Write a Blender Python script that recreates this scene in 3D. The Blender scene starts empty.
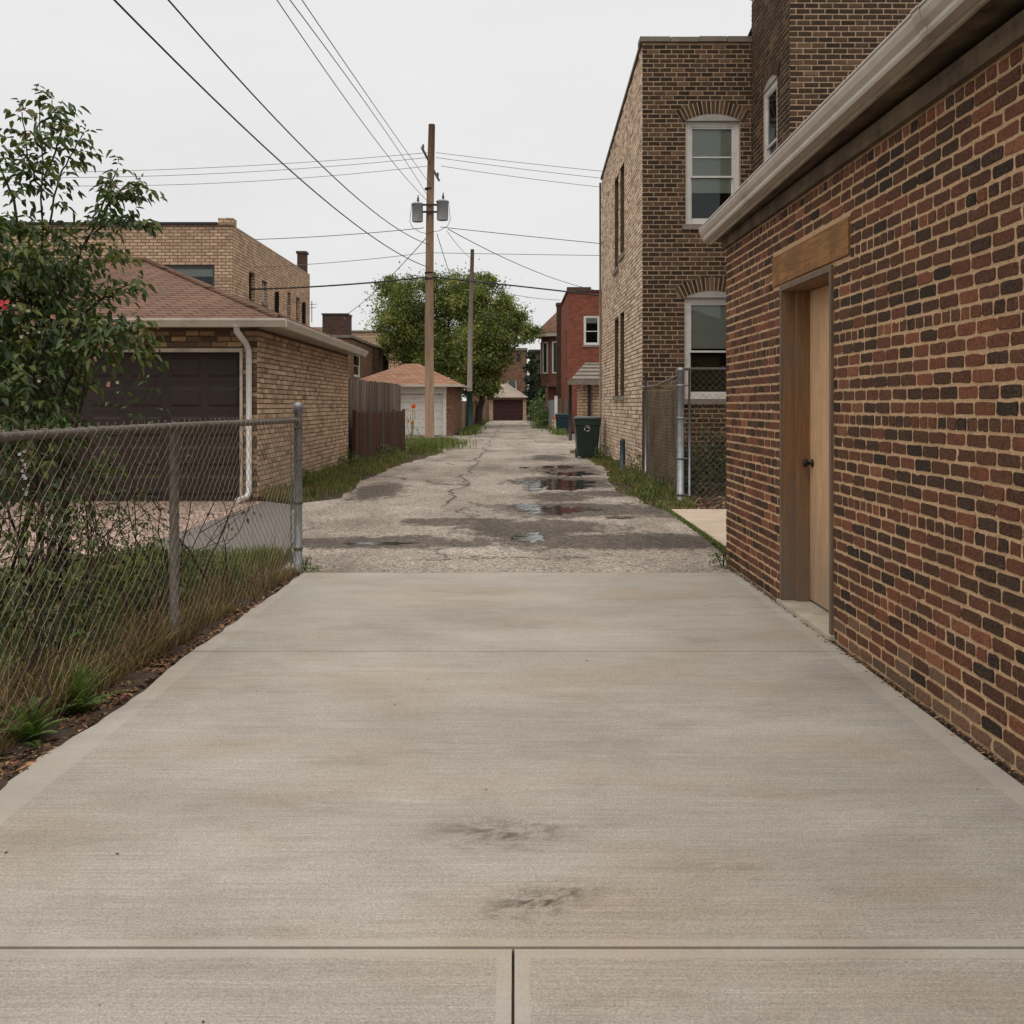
import bpy, math, random
import numpy as np
from mathutils import Vector, Matrix, noise as mnoise
R = random.Random(7)
SC = bpy.context.scene
COL = SC.collection

# ------------------------------------------------------------------ camera, sky, sun, exposure
cam = bpy.data.cameras.new('camera'); camo = bpy.data.objects.new('camera', cam); COL.objects.link(camo)
cam.sensor_width = 36.0; cam.lens = 900.0 / 1024.0 * 36.0
cam.shift_x = -3.0 / 1024.0; cam.shift_y = -107.0 / 1024.0
camo.location = (0, 0, 1.35); camo.rotation_euler = (math.radians(90), 0, 0)
cam.clip_start = 0.05; cam.clip_end = 3000
SC.camera = camo

SUN_EL, SUN_AZ = math.radians(58), math.radians(200)
w = bpy.data.worlds.new('World'); SC.world = w; w.use_nodes = True
nt = w.node_tree; nt.nodes.clear()
o_ = nt.nodes.new('ShaderNodeOutputWorld'); bg = nt.nodes.new('ShaderNodeBackground')
sky = nt.nodes.new('ShaderNodeTexSky'); sky.sky_type = 'NISHITA'; sky.sun_disc = False
sky.sun_elevation = SUN_EL; sky.sun_rotation = SUN_AZ; sky.dust_density = 4; sky.air_density = 1
hs = nt.nodes.new('ShaderNodeHueSaturation'); hs.inputs['Saturation'].default_value = 0.10; hs.inputs['Value'].default_value = 0.5
tc = nt.nodes.new('ShaderNodeTexCoord'); sx = nt.nodes.new('ShaderNodeSeparateXYZ')
ramp = nt.nodes.new('ShaderNodeValToRGB')     # overcast: brighter towards the zenith
ramp.color_ramp.elements[0].position = 0.0; ramp.color_ramp.elements[0].color = (0.252, 0.253, 0.252, 1)
ramp.color_ramp.elements[1].position = 1.0; ramp.color_ramp.elements[1].color = (0.66, 0.645, 0.62, 1)
e = ramp.color_ramp.elements.new(0.42); e.color = (0.268, 0.269, 0.268, 1)
nz = nt.nodes.new('ShaderNodeTexNoise'); nz.inputs['Scale'].default_value = 2.2; nz.inputs['Detail'].default_value = 4
mp = nt.nodes.new('ShaderNodeMapping'); mp.inputs['Scale'].default_value = (1, 1, 3.5)
mr = nt.nodes.new('ShaderNodeMapRange'); mr.inputs[1].default_value = .3; mr.inputs[2].default_value = .7; mr.inputs[3].default_value = .95; mr.inputs[4].default_value = 1.03
sc1 = nt.nodes.new('ShaderNodeVectorMath'); sc1.operation = 'SCALE'
sc2 = nt.nodes.new('ShaderNodeVectorMath'); sc2.operation = 'SCALE'; sc2.inputs['Scale'].default_value = 33.0
mix = nt.nodes.new('ShaderNodeMix'); mix.data_type = 'RGBA'; mix.inputs[0].default_value = 0.93
L = nt.links.new
L(tc.outputs['Generated'], sx.inputs[0]); L(sx.outputs['Z'], ramp.inputs[0])
L(tc.outputs['Generated'], mp.inputs[0]); L(mp.outputs[0], nz.inputs['Vector']); L(nz.outputs['Fac'], mr.inputs[0])
L(ramp.outputs[0], sc1.inputs[0]); L(mr.outputs[0], sc1.inputs['Scale']); L(sc1.outputs[0], sc2.inputs[0])
L(sky.outputs[0], hs.inputs['Color']); L(hs.outputs[0], mix.inputs['A']); L(sc2.outputs[0], mix.inputs['B'])
L(mix.outputs['Result'], bg.inputs['Color']); bg.inputs['Strength'].default_value = 0.10
L(bg.outputs[0], o_.inputs[0])

sun = bpy.data.lights.new('sun', 'SUN'); suno = bpy.data.objects.new('sun', sun); COL.objects.link(suno)
sun.energy = 0.75; sun.angle = math.radians(40); sun.color = (1, .95, .88)
az = SUN_AZ
suno.rotation_euler = Vector((math.sin(az) * math.cos(SUN_EL), math.cos(az) * math.cos(SUN_EL), math.sin(SUN_EL))).to_track_quat('Z', 'Y').to_euler()

SC.view_settings.view_transform = 'Standard'; SC.view_settings.look = 'None'
SC.view_settings.exposure = 0.0; SC.view_settings.gamma = 1.0
SC.cycles.max_bounces = 6; SC.cycles.transparent_max_bounces = 12
SC.cycles.sample_clamp_indirect = 4

# ------------------------------------------------------------------ material helpers
class NT:
    def __init__(s, name):
        s.m = bpy.data.materials.new(name); s.m.use_nodes = True; s.t = s.m.node_tree; s.t.nodes.clear()
        s.out = s.t.nodes.new('ShaderNodeOutputMaterial'); s.b = s.t.nodes.new('ShaderNodeBsdfPrincipled')
        s.t.links.new(s.b.outputs[0], s.out.inputs[0]); s.c = s.t.nodes.new('ShaderNodeTexCoord')
        s.b.inputs['Specular IOR Level'].default_value = 0.3
    def put(s, inp, v):
        if isinstance(v, bpy.types.NodeSocket): s.t.links.new(v, inp)
        elif v is not None:
            if isinstance(v, (tuple, list)) and len(v) == 3 and inp.type == 'RGBA': v = (*v, 1)
            inp.default_value = v
    def obj(s, scale=(1, 1, 1), rot=(0, 0, 0), loc=(0, 0, 0)):
        m = s.t.nodes.new('ShaderNodeMapping'); m.inputs['Scale'].default_value = scale
        m.inputs['Rotation'].default_value = rot; m.inputs['Location'].default_value = loc
        s.t.links.new(s.c.outputs['Object'], m.inputs[0]); return m.outputs[0]
    def noise(s, scale, detail=4, rough=.55, vec=None, dist=0):
        n = s.t.nodes.new('ShaderNodeTexNoise'); n.inputs['Scale'].default_value = scale
        n.inputs['Detail'].default_value = detail; n.inputs['Roughness'].default_value = rough; n.inputs['Distortion'].default_value = dist
        s.put(n.inputs['Vector'], vec if vec is not None else s.c.outputs['Object']); return n.outputs['Fac']
    def voro(s, scale, vec=None, feature='F1', out='Distance'):
        n = s.t.nodes.new('ShaderNodeTexVoronoi'); n.feature = feature; n.inputs['Scale'].default_value = scale
        s.put(n.inputs['Vector'], vec if vec is not None else s.c.outputs['Object']); return n.outputs[out]
    def rng(s, v, a, b, c=0., d=1.):
        n = s.t.nodes.new('ShaderNodeMapRange'); s.put(n.inputs[0], v)
        for i, x in enumerate((a, b, c, d)): n.inputs[i + 1].default_value = x
        return n.outputs[0]
    def math(s, op, a, b=None, c=None, clamp=False):
        n = s.t.nodes.new('ShaderNodeMath'); n.operation = op; n.use_clamp = clamp
        s.put(n.inputs[0], a); s.put(n.inputs[1], b)
        if c is not None: s.put(n.inputs[2], c)
        return n.outputs[0]
    def mix(s, f, a, b, mode='MIX'):
        n = s.t.nodes.new('ShaderNodeMix'); n.data_type = 'RGBA'; n.blend_type = mode
        s.put(n.inputs[0], f); s.put(n.inputs['A'], a); s.put(n.inputs['B'], b); return n.outputs['Result']
    def attr(s, name='bc'):
        n = s.t.nodes.new('ShaderNodeAttribute'); n.attribute_name = name; return n.outputs['Color']
    def attrf(s, name='bc'):
        n = s.t.nodes.new('ShaderNodeAttribute'); n.attribute_name = name; return n.outputs['Fac']
    def vec(s, op, a, b=None, out=0):
        n = s.t.nodes.new('ShaderNodeVectorMath'); n.operation = op; s.put(n.inputs[0], a)
        if b is not None: s.put(n.inputs[1], b)
        return n.outputs[out]
    def sep(s, v):
        n = s.t.nodes.new('ShaderNodeSeparateXYZ'); s.put(n.inputs[0], v); return n.outputs
    def comb(s, x, y, z):
        n = s.t.nodes.new('ShaderNodeCombineXYZ')
        for i, v in enumerate((x, y, z)): s.put(n.inputs[i], v)
        return n.outputs[0]
    def bump(s, h, strength=.5, dist=.01):
        n = s.t.nodes.new('ShaderNodeBump'); n.inputs['Strength'].default_value = strength; n.inputs['Distance'].default_value = dist
        s.put(n.inputs['Height'], h); s.t.links.new(n.outputs[0], s.b.inputs['Normal']); return n.outputs[0]
    def fin(s, col=None, rough=None, metal=None, spec=None):
        s.put(s.b.inputs['Base Color'], col); s.put(s.b.inputs['Roughness'], rough); s.put(s.b.inputs['Metallic'], metal)
        s.put(s.b.inputs['Specular IOR Level'], spec); return s.m

def m_plain(name, col, rough=.6, metal=0, var=.25, scale=9, bump=0, bscale=60, spec=.3, dirt=None, dirtamt=.5, stretch=(1, 1, 1)):
    n = NT(name); f = n.noise(scale, 5, .6, n.obj(stretch))
    a = tuple(c * (1 - var) for c in col); b = tuple(c * (1 + var) for c in col)
    c = n.mix(n.rng(f, .3, .7), a, b)
    if dirt: c = n.mix(n.rng(n.noise(scale * .4, 7, .7, n.obj(stretch)), .5, .72, 0, dirtamt), c, dirt)
    if bump: n.bump(n.noise(bscale, 5, .6, n.obj(stretch)), bump)
    return n.fin(c, rough, metal, spec)

def m_attr(name, var=.3, scale=25, rough=.85, bump=.5, bscale=90, spec=.25, grime=None, gs=1.2, gamt=.5, speck=None, bdist=.006):
    n = NT(name); c = n.attr()
    f = n.rng(n.noise(scale, 6, .65), .3, .7, 1 - var, 1 + var)
    c = n.vec('MULTIPLY', c, n.comb(f, f, f))
    if speck: c = n.mix(n.rng(n.noise(speck[0], 2, .5), speck[1], speck[1] + .06, 0, .7), c, speck[2])
    if grime: c = n.mix(n.rng(n.noise(gs, 7, .7), .48, .72, 0, gamt), c, grime)
    if bump: n.bump(n.noise(bscale, 4, .7), bump, bdist)
    return n.fin(c, rough, 0, spec)

def m_brick_tex(name, c1, c2, mo, bw, rh, ms, var=.25):
    n = NT(name); s = n.sep(n.c.outputs['Object'])
    v = n.comb(n.math('ADD', s[0], s[1]), s[2], 0.0)
    b = n.t.nodes.new('ShaderNodeTexBrick'); n.put(b.inputs['Vector'], v); b.inputs['Scale'].default_value = 1
    b.inputs['Brick Width'].default_value = bw; b.inputs['Row Height'].default_value = rh; b.inputs['Mortar Size'].default_value = ms
    b.inputs['Mortar Smooth'].default_value = .3; b.inputs['Bias'].default_value = -.1
    n.put(b.inputs['Color1'], c1); n.put(b.inputs['Color2'], c2); n.put(b.inputs['Mortar'], mo)
    f = n.rng(n.noise(3, 8, .7), .3, .7, 1 - var, 1 + var)
    c = n.vec('MULTIPLY', b.outputs['Color'], n.comb(f, f, f))
    f2 = n.rng(n.noise(9, 3, .6, n.obj((1, 1, 3))), .3, .7, 1 - var * .8, 1 + var * .8)
    c = n.vec('MULTIPLY', c, n.comb(f2, f2, f2))
    n.bump(n.math('MULTIPLY', b.outputs['Fac'], -1.0), .5, .02)
    return n.fin(c, .9, 0, .15)

def m_wood(name, ca, cb, axis=2, rough=.7, grain=14, weather=None, wamt=.6, zw=None):
    n = NT(name); sc = [grain] * 3; sc[axis] = grain * .07
    f = n.noise(1.0, 6, .65, n.obj(tuple(sc)), 1.2)
    f2 = n.noise(1.0, 3, .5, n.obj(tuple(x * 6 for x in sc)))
    c = n.mix(n.rng(f, .3, .7), ca, cb)
    c = n.mix(n.rng(f2, .45, .75, 0, .55), c, tuple(x * .45 for x in ca))
    if weather: c = n.mix(n.rng(n.noise(1.7, 6, .7, n.obj((2, 2, .8))), .42, .66, 0, wamt), c, weather)
    if zw: c = n.mix(n.math('MULTIPLY', n.rng(n.math('ADD', n.sep(n.c.outputs['Object'])[2], n.math('MULTIPLY', n.math('SUBTRACT', n.noise(1, 6, .7, n.obj((9, 9, 1.5))), .5), 1.6)), zw, .0, 0, .85), n.rng(f, .3, .7, .6, 1)), c, weather)
    n.bump(n.math('ADD', f, f2), .35, .004)
    return n.fin(c, rough, 0, .25)

def m_leaf(name, rough=.5, trans=.25):
    n = NT(name); c = n.attr()
    n.fin(c, rough, 0, .4)
    tr = n.t.nodes.new('ShaderNodeBsdfTranslucent'); n.put(tr.inputs['Color'], n.vec('MULTIPLY', c, (1.3, 1.5, .7)))
    mx = n.t.nodes.new('ShaderNodeMixShader'); mx.inputs[0].default_value = trans
    n.t.links.new(n.b.outputs[0], mx.inputs[1]); n.t.links.new(tr.outputs[0], mx.inputs[2]); n.t.links.new(mx.outputs[0], n.out.inputs[0])
    return n.m

def m_shingle(name, col, axis_x, rowy=.14, var=.3):
    """horizontal courses follow height; tabs along x or y"""
    n = NT(name); s = n.sep(n.c.outputs['Object'])
    b = n.t.nodes.new('ShaderNodeTexBrick')
    u = s[0] if axis_x else s[1]
    if axis_x is None: u = n.math('ADD', s[0], s[1])
    n.put(b.inputs['Vector'], n.comb(u, n.math('MULTIPLY', s[2], 2.5), 0.0)); b.inputs['Scale'].default_value = 1
    b.inputs['Brick Width'].default_value = .3; b.inputs['Row Height'].default_value = rowy; b.inputs['Mortar Size'].default_value = .014
    b.inputs['Mortar Smooth'].default_value = .6
    n.put(b.inputs['Color1'], tuple(c * (1 - var) for c in col)); n.put(b.inputs['Color2'], tuple(c * (1 + var) for c in col)); n.put(b.inputs['Mortar'], tuple(c * .35 for c in col))
    f = n.rng(n.noise(60, 4, .7), .3, .7, .75, 1.25)
    f = n.math('MULTIPLY', f, n.rng(n.noise(.7, 6, .7), .3, .7, .85, 1.15))
    c = n.vec('MULTIPLY', b.outputs['Color'], n.comb(f, f, f))
    n.bump(n.math('MULTIPLY', b.outputs['Fac'], -1.0), .6, .02)
    return n.fin(c, .95, 0, .1)

M = {}
def lin(r, g, b, k=1.0):
    f = lambda v: ((v / 255 + .055) / 1.055) ** 2.4 if v > 10 else v / 255 / 12.92
    return (f(r) * k, f(g) * k, f(b) * k)

# ------------------------------------------------------------------ mesh helpers
ORG = {}
def tag(o, label=None, cat=None, group=None, kind=None):
    if label: o['label'] = label
    if cat: o['category'] = cat
    if group: o['group'] = group
    if kind: o['kind'] = kind
    return o
def empty(name, loc, label, cat, group=None):
    o = bpy.data.objects.new(name, None); COL.objects.link(o); o.location = loc; o.empty_display_size = .2
    ORG[o] = Vector(loc); return tag(o, label, cat, group)

class MB:
    def __init__(s): s.v = []; s.f = []; s.c = []; s.sm = []
    def poly(s, pts, col=(.5, .5, .5), sm=False):
        i = len(s.v); s.v.extend([tuple(p) for p in pts]); s.f.append(tuple(range(i, i + len(pts)))); s.c.append(col); s.sm.append(sm)
    def mesh(s, vs, fs, col=(.5, .5, .5), sm=False):
        i = len(s.v); s.v.extend([tuple(p) for p in vs])
        for f in fs: s.f.append(tuple(i + k for k in f)); s.c.append(col); s.sm.append(sm)
    def hexa(s, p, col=(.5, .5, .5)):   # 8 pts: 0-3 back loop, 4-7 front loop
        s.mesh(p, [(0, 3, 2, 1), (4, 5, 6, 7), (0, 1, 5, 4), (1, 2, 6, 5), (2, 3, 7, 6), (3, 0, 4, 7)], col)
    def box(s, x0, x1, y0, y1, z0, z1, col=(.5, .5, .5)):
        s.hexa([(x0, y0, z0), (x1, y0, z0), (x1, y1, z0), (x0, y1, z0), (x0, y0, z1), (x1, y0, z1), (x1, y1, z1), (x0, y1, z1)], col)
    def cbox(s, x0, x1, y0, y1, z0, z1, b=.006, col=(.5, .5, .5)):   # chamfered top/all edges in z
        s.box(x0, x1, y0, y1, z0 + b, z1 - b, col)
        s.mesh([(x0, y0, z1 - b), (x1, y0, z1 - b), (x1, y1, z1 - b), (x0, y1, z1 - b), (x0 + b, y0 + b, z1), (x1 - b, y0 + b, z1), (x1 - b, y1 - b, z1), (x0 + b, y1 - b, z1)],
               [(4, 5, 6, 7), (0, 1, 5, 4), (1, 2, 6, 5), (2, 3, 7, 6), (3, 0, 4, 7)], col)
    def obox(s, P, u0, u1, z0, z1, d0, d1, col=(.5, .5, .5)):
        s.hexa([P(u0, z0, d0), P(u1, z0, d0), P(u1, z1, d0), P(u0, z1, d0), P(u0, z0, d1), P(u1, z0, d1), P(u1, z1, d1), P(u0, z1, d1)], col)
    def tube(s, pts, rad, n=8, col=(.5, .5, .5), caps=True, sm=True):
        pts = [Vector(p) for p in pts]
        if not isinstance(rad, (list, tuple)): rad = [rad] * len(pts)
        base = len(s.v); ref = None
        for i, p in enumerate(pts):
            t = (pts[min(i + 1, len(pts) - 1)] - pts[max(i - 1, 0)]).normalized()
            if ref is None: ref = Vector((0, 0, 1)) if abs(t.z) < .9 else Vector((1, 0, 0))
            a = t.cross(ref).normalized(); b = t.cross(a).normalized(); ref = a.cross(t) if a.length else ref
            for k in range(n):
                q = 2 * math.pi * k / n; s.v.append(tuple(p + (a * math.cos(q) + b * math.sin(q)) * rad[i]))
        for i in range(len(pts) - 1):
            for k in range(n):
                k2 = (k + 1) % n
                s.f.append((base + i * n + k, base + i * n + k2, base + (i + 1) * n + k2, base + (i + 1) * n + k)); s.c.append(col); s.sm.append(sm)
        if caps:
            s.f.append(tuple(base + k for k in range(n))); s.c.append(col); s.sm.append(False)
            s.f.append(tuple(base + (len(pts) - 1) * n + k for k in range(n))[::-1]); s.c.append(col); s.sm.append(False)
    def lathe(s, c, prof, n=16, col=(.5, .5, .5), sm=True):   # prof list (r,z) about vertical axis at c
        s.tube([(c[0], c[1], c[2] + z) for r, z in prof], [max(r, 1e-4) for r, z in prof], n, col, True, sm)
    def extrude(s, prof, A, B, col=(.5, .5, .5), side=None):
        """prof: (d,z) closed outline; extruded from A to B; d is along side vector"""
        A = Vector(A); B = Vector(B); n = len(prof); sd = Vector(side)
        vs = [A + sd * d + Vector((0, 0, z)) for d, z in prof] + [B + sd * d + Vector((0, 0, z)) for d, z in prof]
        s.mesh(vs, [(k, (k + 1) % n, n + (k + 1) % n, n + k) for k in range(n)] + [tuple(range(n))[::-1], tuple(range(n, 2 * n))], col)
    def build(s, name, mat, parent=None, loc=(0, 0, 0)):
        org = ORG[parent] if parent is not None else Vector(loc)
        me = bpy.data.meshes.new(name); V = np.array(s.v, dtype=np.float64) - np.array(org)
        me.from_pydata(V.tolist(), [], s.f)
        cols = np.array(s.c, dtype=np.float32); cnt = np.array([len(f) for f in s.f])
        cc = np.repeat(cols, cnt, axis=0); cc = np.concatenate([cc, np.ones((len(cc), 1), np.float32)], 1)
        a = me.color_attributes.new('bc', 'FLOAT_COLOR', 'CORNER'); a.data.foreach_set('color', cc.ravel())
        me.polygons.foreach_set('use_smooth', np.array(s.sm, dtype=bool)); me.materials.append(mat); me.update()
        o = bpy.data.objects.new(name, me); COL.objects.link(o)
        if parent is not None: o.parent = parent; ORG[o] = ORG[parent]
        else: o.location = loc; ORG[o] = Vector(loc)
        return o

def frame(o, u, nrm):
    o = Vector(o); u = Vector((u[0], u[1], 0)).normalized(); n = Vector((nrm[0], nrm[1], 0)).normalized()
    return lambda a, z, d=0.0: o + u * a + Vector((0, 0, z)) + n * d

def brickwork(mb, P, Lw, H, row, bl, mo, pal, ops=(), proud=.008, hdr=6, rnd=R, z0=0, vj=None, irr=.0015, u_start=0.0, rough=False):
    """individual bricks with a bevelled, slightly irregular face; ops=(u0,u1,z0,z1); H number or fn(u)"""
    vj = vj or mo * .8
    Hf = H if callable(H) else (lambda u: H)
    nrow = int((max(Hf(u_start), Hf(Lw)) - z0) / row)
    for r in range(nrow):
        za, zb = z0 + r * row, z0 + r * row + row - mo
        zc = (za + zb) / 2
        cuts = sorted([(a - vj / 2, b + vj / 2) for a, b, c, d in ops if c - .3 * row < zc < d + .3 * row])
        ivs = []; x = u_start
        for a, b in cuts:
            if a > x: ivs.append((x, a))
            x = max(x, b)
        if x < Lw: ivs.append((x, Lw))
        header = hdr and r % hdr == hdr - 2
        for a, b in ivs:
            x = a; first = True
            while x < b - .012:
                l = (bl if not header else bl * .52) * rnd.uniform(.95, 1.05)
                if first:
                    ph = ((-a + (r % 2) * bl * .5 + rnd.uniform(-.02, .02)) % bl) if not header else (r * .37 % 1) * bl * .4
                    if ph > .035: l = ph
                    first = False
                e = min(x + l - vj, b)
                if b - e < .035: e = b
                if zb < Hf((x + e) / 2) - .01 and e - x > .01:
                    c = pal(rnd, r, x)
                    j = lambda: rnd.uniform(-irr, irr)
                    pd = proud + rnd.uniform(-.0025, .0025)
                    bv = .0035
                    if rough:   # hand-worn outline: cut corners, wandering edges
                        w_, h_ = e - x, zb - za; ol = []
                        for (ax, az), (bx, bz), nx in (((0, 0), (1, 0), 4), ((1, 0), (1, 1), 2), ((1, 1), (0, 1), 4), ((0, 1), (0, 0), 2)):
                            for t in range(nx):
                                f_ = (t + .5) / nx if nx > 2 else (.16, .84)[t]
                                if nx > 2: f_ = (.05, .36, .66, .95)[t]
                                ol.append((x + (ax + (bx - ax) * f_) * w_ + j(), za + (az + (bz - az) * f_) * h_ + j()))
                        if rnd.random() < .07:
                            kx = rnd.randrange(len(ol)); cxm, czm = (x + e) / 2, (za + zb) / 2; ol[kx] = (ol[kx][0] * .82 + cxm * .18, ol[kx][1] * .7 + czm * .3)
                        m_ = len(ol); cxm, czm = (x + e) / 2, (za + zb) / 2
                        k = [P(u, z, -.002) for u, z in ol]
                        f = [P(u + (.003 if u < cxm else -.003), z + (.003 if z < czm else -.003), pd) for u, z in ol]
                        mb.mesh(k + f, [tuple(range(m_, 2 * m_))] + [(i, (i + 1) % m_, m_ + (i + 1) % m_, m_ + i) for i in range(m_)], c)
                        x = e + vj; continue
                    q = [(x + j(), za + j()), (e + j(), za + j()), (e + j(), zb + j()), (x + j(), zb + j())]
                    k = [P(u, z, 0.0) for u, z in q]
                    f = [P(q[0][0] + bv, q[0][1] + bv, pd), P(q[1][0] - bv, q[1][1] + bv, pd), P(q[2][0] - bv, q[2][1] - bv, pd), P(q[3][0] + bv, q[3][1] - bv, pd)]
                    mb.mesh(k + f, [(4, 5, 6, 7), (0, 1, 5, 4), (1, 2, 6, 5), (2, 3, 7, 6), (3, 0, 4, 7)], c)
                x = e + vj

def wall_face(mb, P, Lw, H, ops=(), depth=.18, col=(.5, .5, .5), z0=0):
    """the bedding wall with openings and their reveals"""
    Hf = H if callable(H) else (lambda u: H)
    us = sorted({0, Lw, *[a for o in ops for a in o[:2]]}); zs = sorted({z0, *[a for o in ops for a in o[2:]]})
    for a, b in zip(us, us[1:]):
        for i, c in enumerate(zs):
            top = i == len(zs) - 1
            d = None if top else zs[i + 1]
            zm = c + .01
            if any(o[0] <= a + 1e-6 and o[1] >= b - 1e-6 and o[2] <= c + 1e-6 and o[3] > zm for o in ops): continue
            mb.poly([P(a, c), P(b, c), P(b, Hf(b) if top else d), P(a, Hf(a) if top else d)], col)
    for a, b, c, d in ops:
        mb.poly([P(a, c), P(a, d), P(a, d, -depth), P(a, c, -depth)], col); mb.poly([P(b, c), P(b, c, -depth), P(b, d, -depth), P(b, d)], col)
        mb.poly([P(a, d), P(b, d), P(b, d, -depth), P(a, d, -depth)], col); mb.poly([P(a, c), P(a, c, -depth), P(b, c, -depth), P(b, c)], col)

def pal_of(cols, wts, var=.12):
    def f(r, row, x):
        c = r.choices(cols, wts)[0]; k = 1 + r.uniform(-var, var); return tuple(v * k for v in c)
    return f

def ring(mb, P, a, b, c, d, wd, d0, d1, col=(.5, .5, .5)):   # rectangular frame, butted
    mb.obox(P, a, a + wd, c, d, d0, d1, col); mb.obox(P, b - wd, b, c, d, d0, d1, col)
    mb.obox(P, a + wd, b - wd, c, c + wd, d0, d1, col); mb.obox(P, a + wd, b - wd, d - wd, d, d0, d1, col)

def window(parent, P, a, b, c, d, set_=-.07, fw=.06, mat='white_paint', sill=True, style='hung', blind=None, sillmat='stone', label=None, dep=.14):
    f = MB(); ring(f, P, a + .003, b - .003, c + .003, d - .003, fw, set_ - .06, set_)
    zm = c + (d - c) * .47
    g1 = set_ - .035
    if style == 'hung':
        ring(f, P, a + fw, b - fw, zm - .02, d - fw, .035, set_ - .05, set_ - .012)
        ring(f, P, a + fw, b - fw, c + fw, zm + .022, .035, set_ - .075, set_ - .052)
    fr = f.build('window', M[mat], parent)
    if label: fr['label'] = label
    g = MB()
    if style == 'hung':
        g.obox(P, a + fw + .03, b - fw - .03, zm, d - fw - .03, set_ - .034, set_ - .03)
        p1 = g.build('pane', M['glass'], fr)
        g = MB(); g.obox(P, a + fw + .03, b - fw - .03, c + fw + .03, zm, set_ - .066, set_ - .062); g.build('pane', M['glass'], fr)
    else:
        g.obox(P, a + fw, b - fw, c + fw, d - fw, set_ - .034, set_ - .03); g.build('pane', M['glass'], fr)
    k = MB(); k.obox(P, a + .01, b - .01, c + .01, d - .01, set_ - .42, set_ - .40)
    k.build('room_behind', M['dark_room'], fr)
    if blind:
        bl = MB(); bz, kind = blind
        if kind == 'slat':
            z = d - fw
            while z > c + (d - c) * bz:
                bl.obox(P, a + fw, b - fw, z - .0275, z - .0005, set_ - .085, set_ - .08); z -= .028
        else: bl.obox(P, a + fw, b - fw, c + (d - c) * bz, d - fw, set_ - .085, set_ - .08)
        bl.build('blind', M['blind'], fr)
    if sill:
        s_ = MB(); s_.obox(P, a - .07, b + .07, c - .10, c - .002, -.05, .05); s_.build('sill', M[sillmat], fr)
    return fr

def arch(mb, P, a, b, zs, rise, h, n, pal, proud=.021):
    """segmental arch of standing bricks over an opening"""
    wd = (b - a) / 2; mid = (a + b) / 2; rad = (wd * wd + rise * rise) / (2 * rise); cz = zs + rise - rad
    am = math.asin(min(1, (wd + .07) / rad))
    for i in range(n):
        t0 = -am + 2 * am * (i + .12) / n; t1 = -am + 2 * am * (i + .88) / n
        pts = [(mid + rad * math.sin(t0), cz + rad * math.cos(t0)), (mid + rad * math.sin(t1), cz + rad * math.cos(t1)),
               (mid + (rad + h) * math.sin(t1), cz + (rad + h) * math.cos(t1)), (mid + (rad + h) * math.sin(t0), cz + (rad + h) * math.cos(t0))]
        mb.hexa([P(u, z, -.05) for u, z in pts] + [P(u, z, proud) for u, z in pts], pal(R, 0, 0))
def arch_bed(mb, P, a, b, zs, rise, h, col):
    wd = (b - a) / 2; mid = (a + b) / 2; rad = (wd * wd + rise * rise) / (2 * rise); cz = zs + rise - rad
    am = math.asin(min(1, (wd + .07) / rad)); n = 10
    for i in range(n):
        t0 = -am + 2 * am * i / n; t1 = -am + 2 * am * (i + 1) / n
        pts = [(mid + rad * math.sin(t0), cz + rad * math.cos(t0)), (mid + rad * math.sin(t1), cz + rad * math.cos(t1)),
               (mid + (rad + h) * math.sin(t1), cz + (rad + h) * math.cos(t1)), (mid + (rad + h) * math.sin(t0), cz + (rad + h) * math.cos(t0))]
        mb.hexa([P(u, z, -.06) for u, z in pts] + [P(u, z, .0135) for u, z in pts], col)

def px(x, y, Y):
    return Vector(((x - 515) / 900 * Y, Y, 1.35 - (y - 405) / 900 * Y))

# ------------------------------------------------------------------ materials
M['white_paint'] = m_plain('white_paint', lin(205, 202, 196), .45, var=.06, scale=12, bump=.05, dirt=lin(120, 110, 98), dirtamt=.35)
M['cream_paint'] = m_plain('cream_paint', lin(176, 164, 148), .5, var=.08, scale=8, dirt=lin(105, 92, 76), dirtamt=.6)
M['gutter_metal'] = m_plain('gutter_metal', lin(186, 175, 162), .38, var=.06, scale=5, dirt=lin(120, 106, 92), dirtamt=.5, spec=.5)
M['stone'] = m_plain('stone', lin(128, 117, 105), .9, var=.2, scale=14, bump=.3)
M['coping'] = m_plain('coping', lin(118, 108, 98), .8, var=.25, scale=5, bump=.2)
M['blind'] = m_plain('blind', lin(226, 224, 208), .8, var=.04)
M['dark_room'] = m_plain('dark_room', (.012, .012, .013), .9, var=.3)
M['galvanised'] = m_plain('galvanised', lin(128, 130, 132), .42, .75, var=.2, scale=16, bump=.08, dirt=lin(92, 84, 76), dirtamt=.5)
M['old_galvanised'] = m_plain('old_galvanised', lin(98, 92, 87), .65, .4, var=.25, scale=22, bump=.15, dirt=lin(82, 60, 46), dirtamt=.7)
M['wire_mesh'] = m_plain('wire_mesh', lin(130, 116, 96), .6, .3, var=.35, scale=3, dirt=lin(92, 68, 48), dirtamt=.7)
M['black_cable'] = m_plain('black_cable', (.02, .02, .022), .5, var=.2)
M['grey_cable'] = m_plain('grey_cable', (.11, .11, .115), .6, var=.2)
M['green_plastic'] = m_plain('green_plastic', lin(30, 46, 44), .42, var=.15, scale=5, bump=.05, spec=.45, dirt=lin(70, 72, 66), dirtamt=.25)
M['teal_plastic'] = m_plain('teal_plastic', lin(24, 48, 56), .45, var=.15, scale=5, spec=.45)
M['brown_door'] = m_plain('brown_door', lin(42, 29, 25), .65, var=.1, scale=4, bump=.08, bscale=200, spec=.4, dirt=lin(66, 50, 44), dirtamt=.3)
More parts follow.
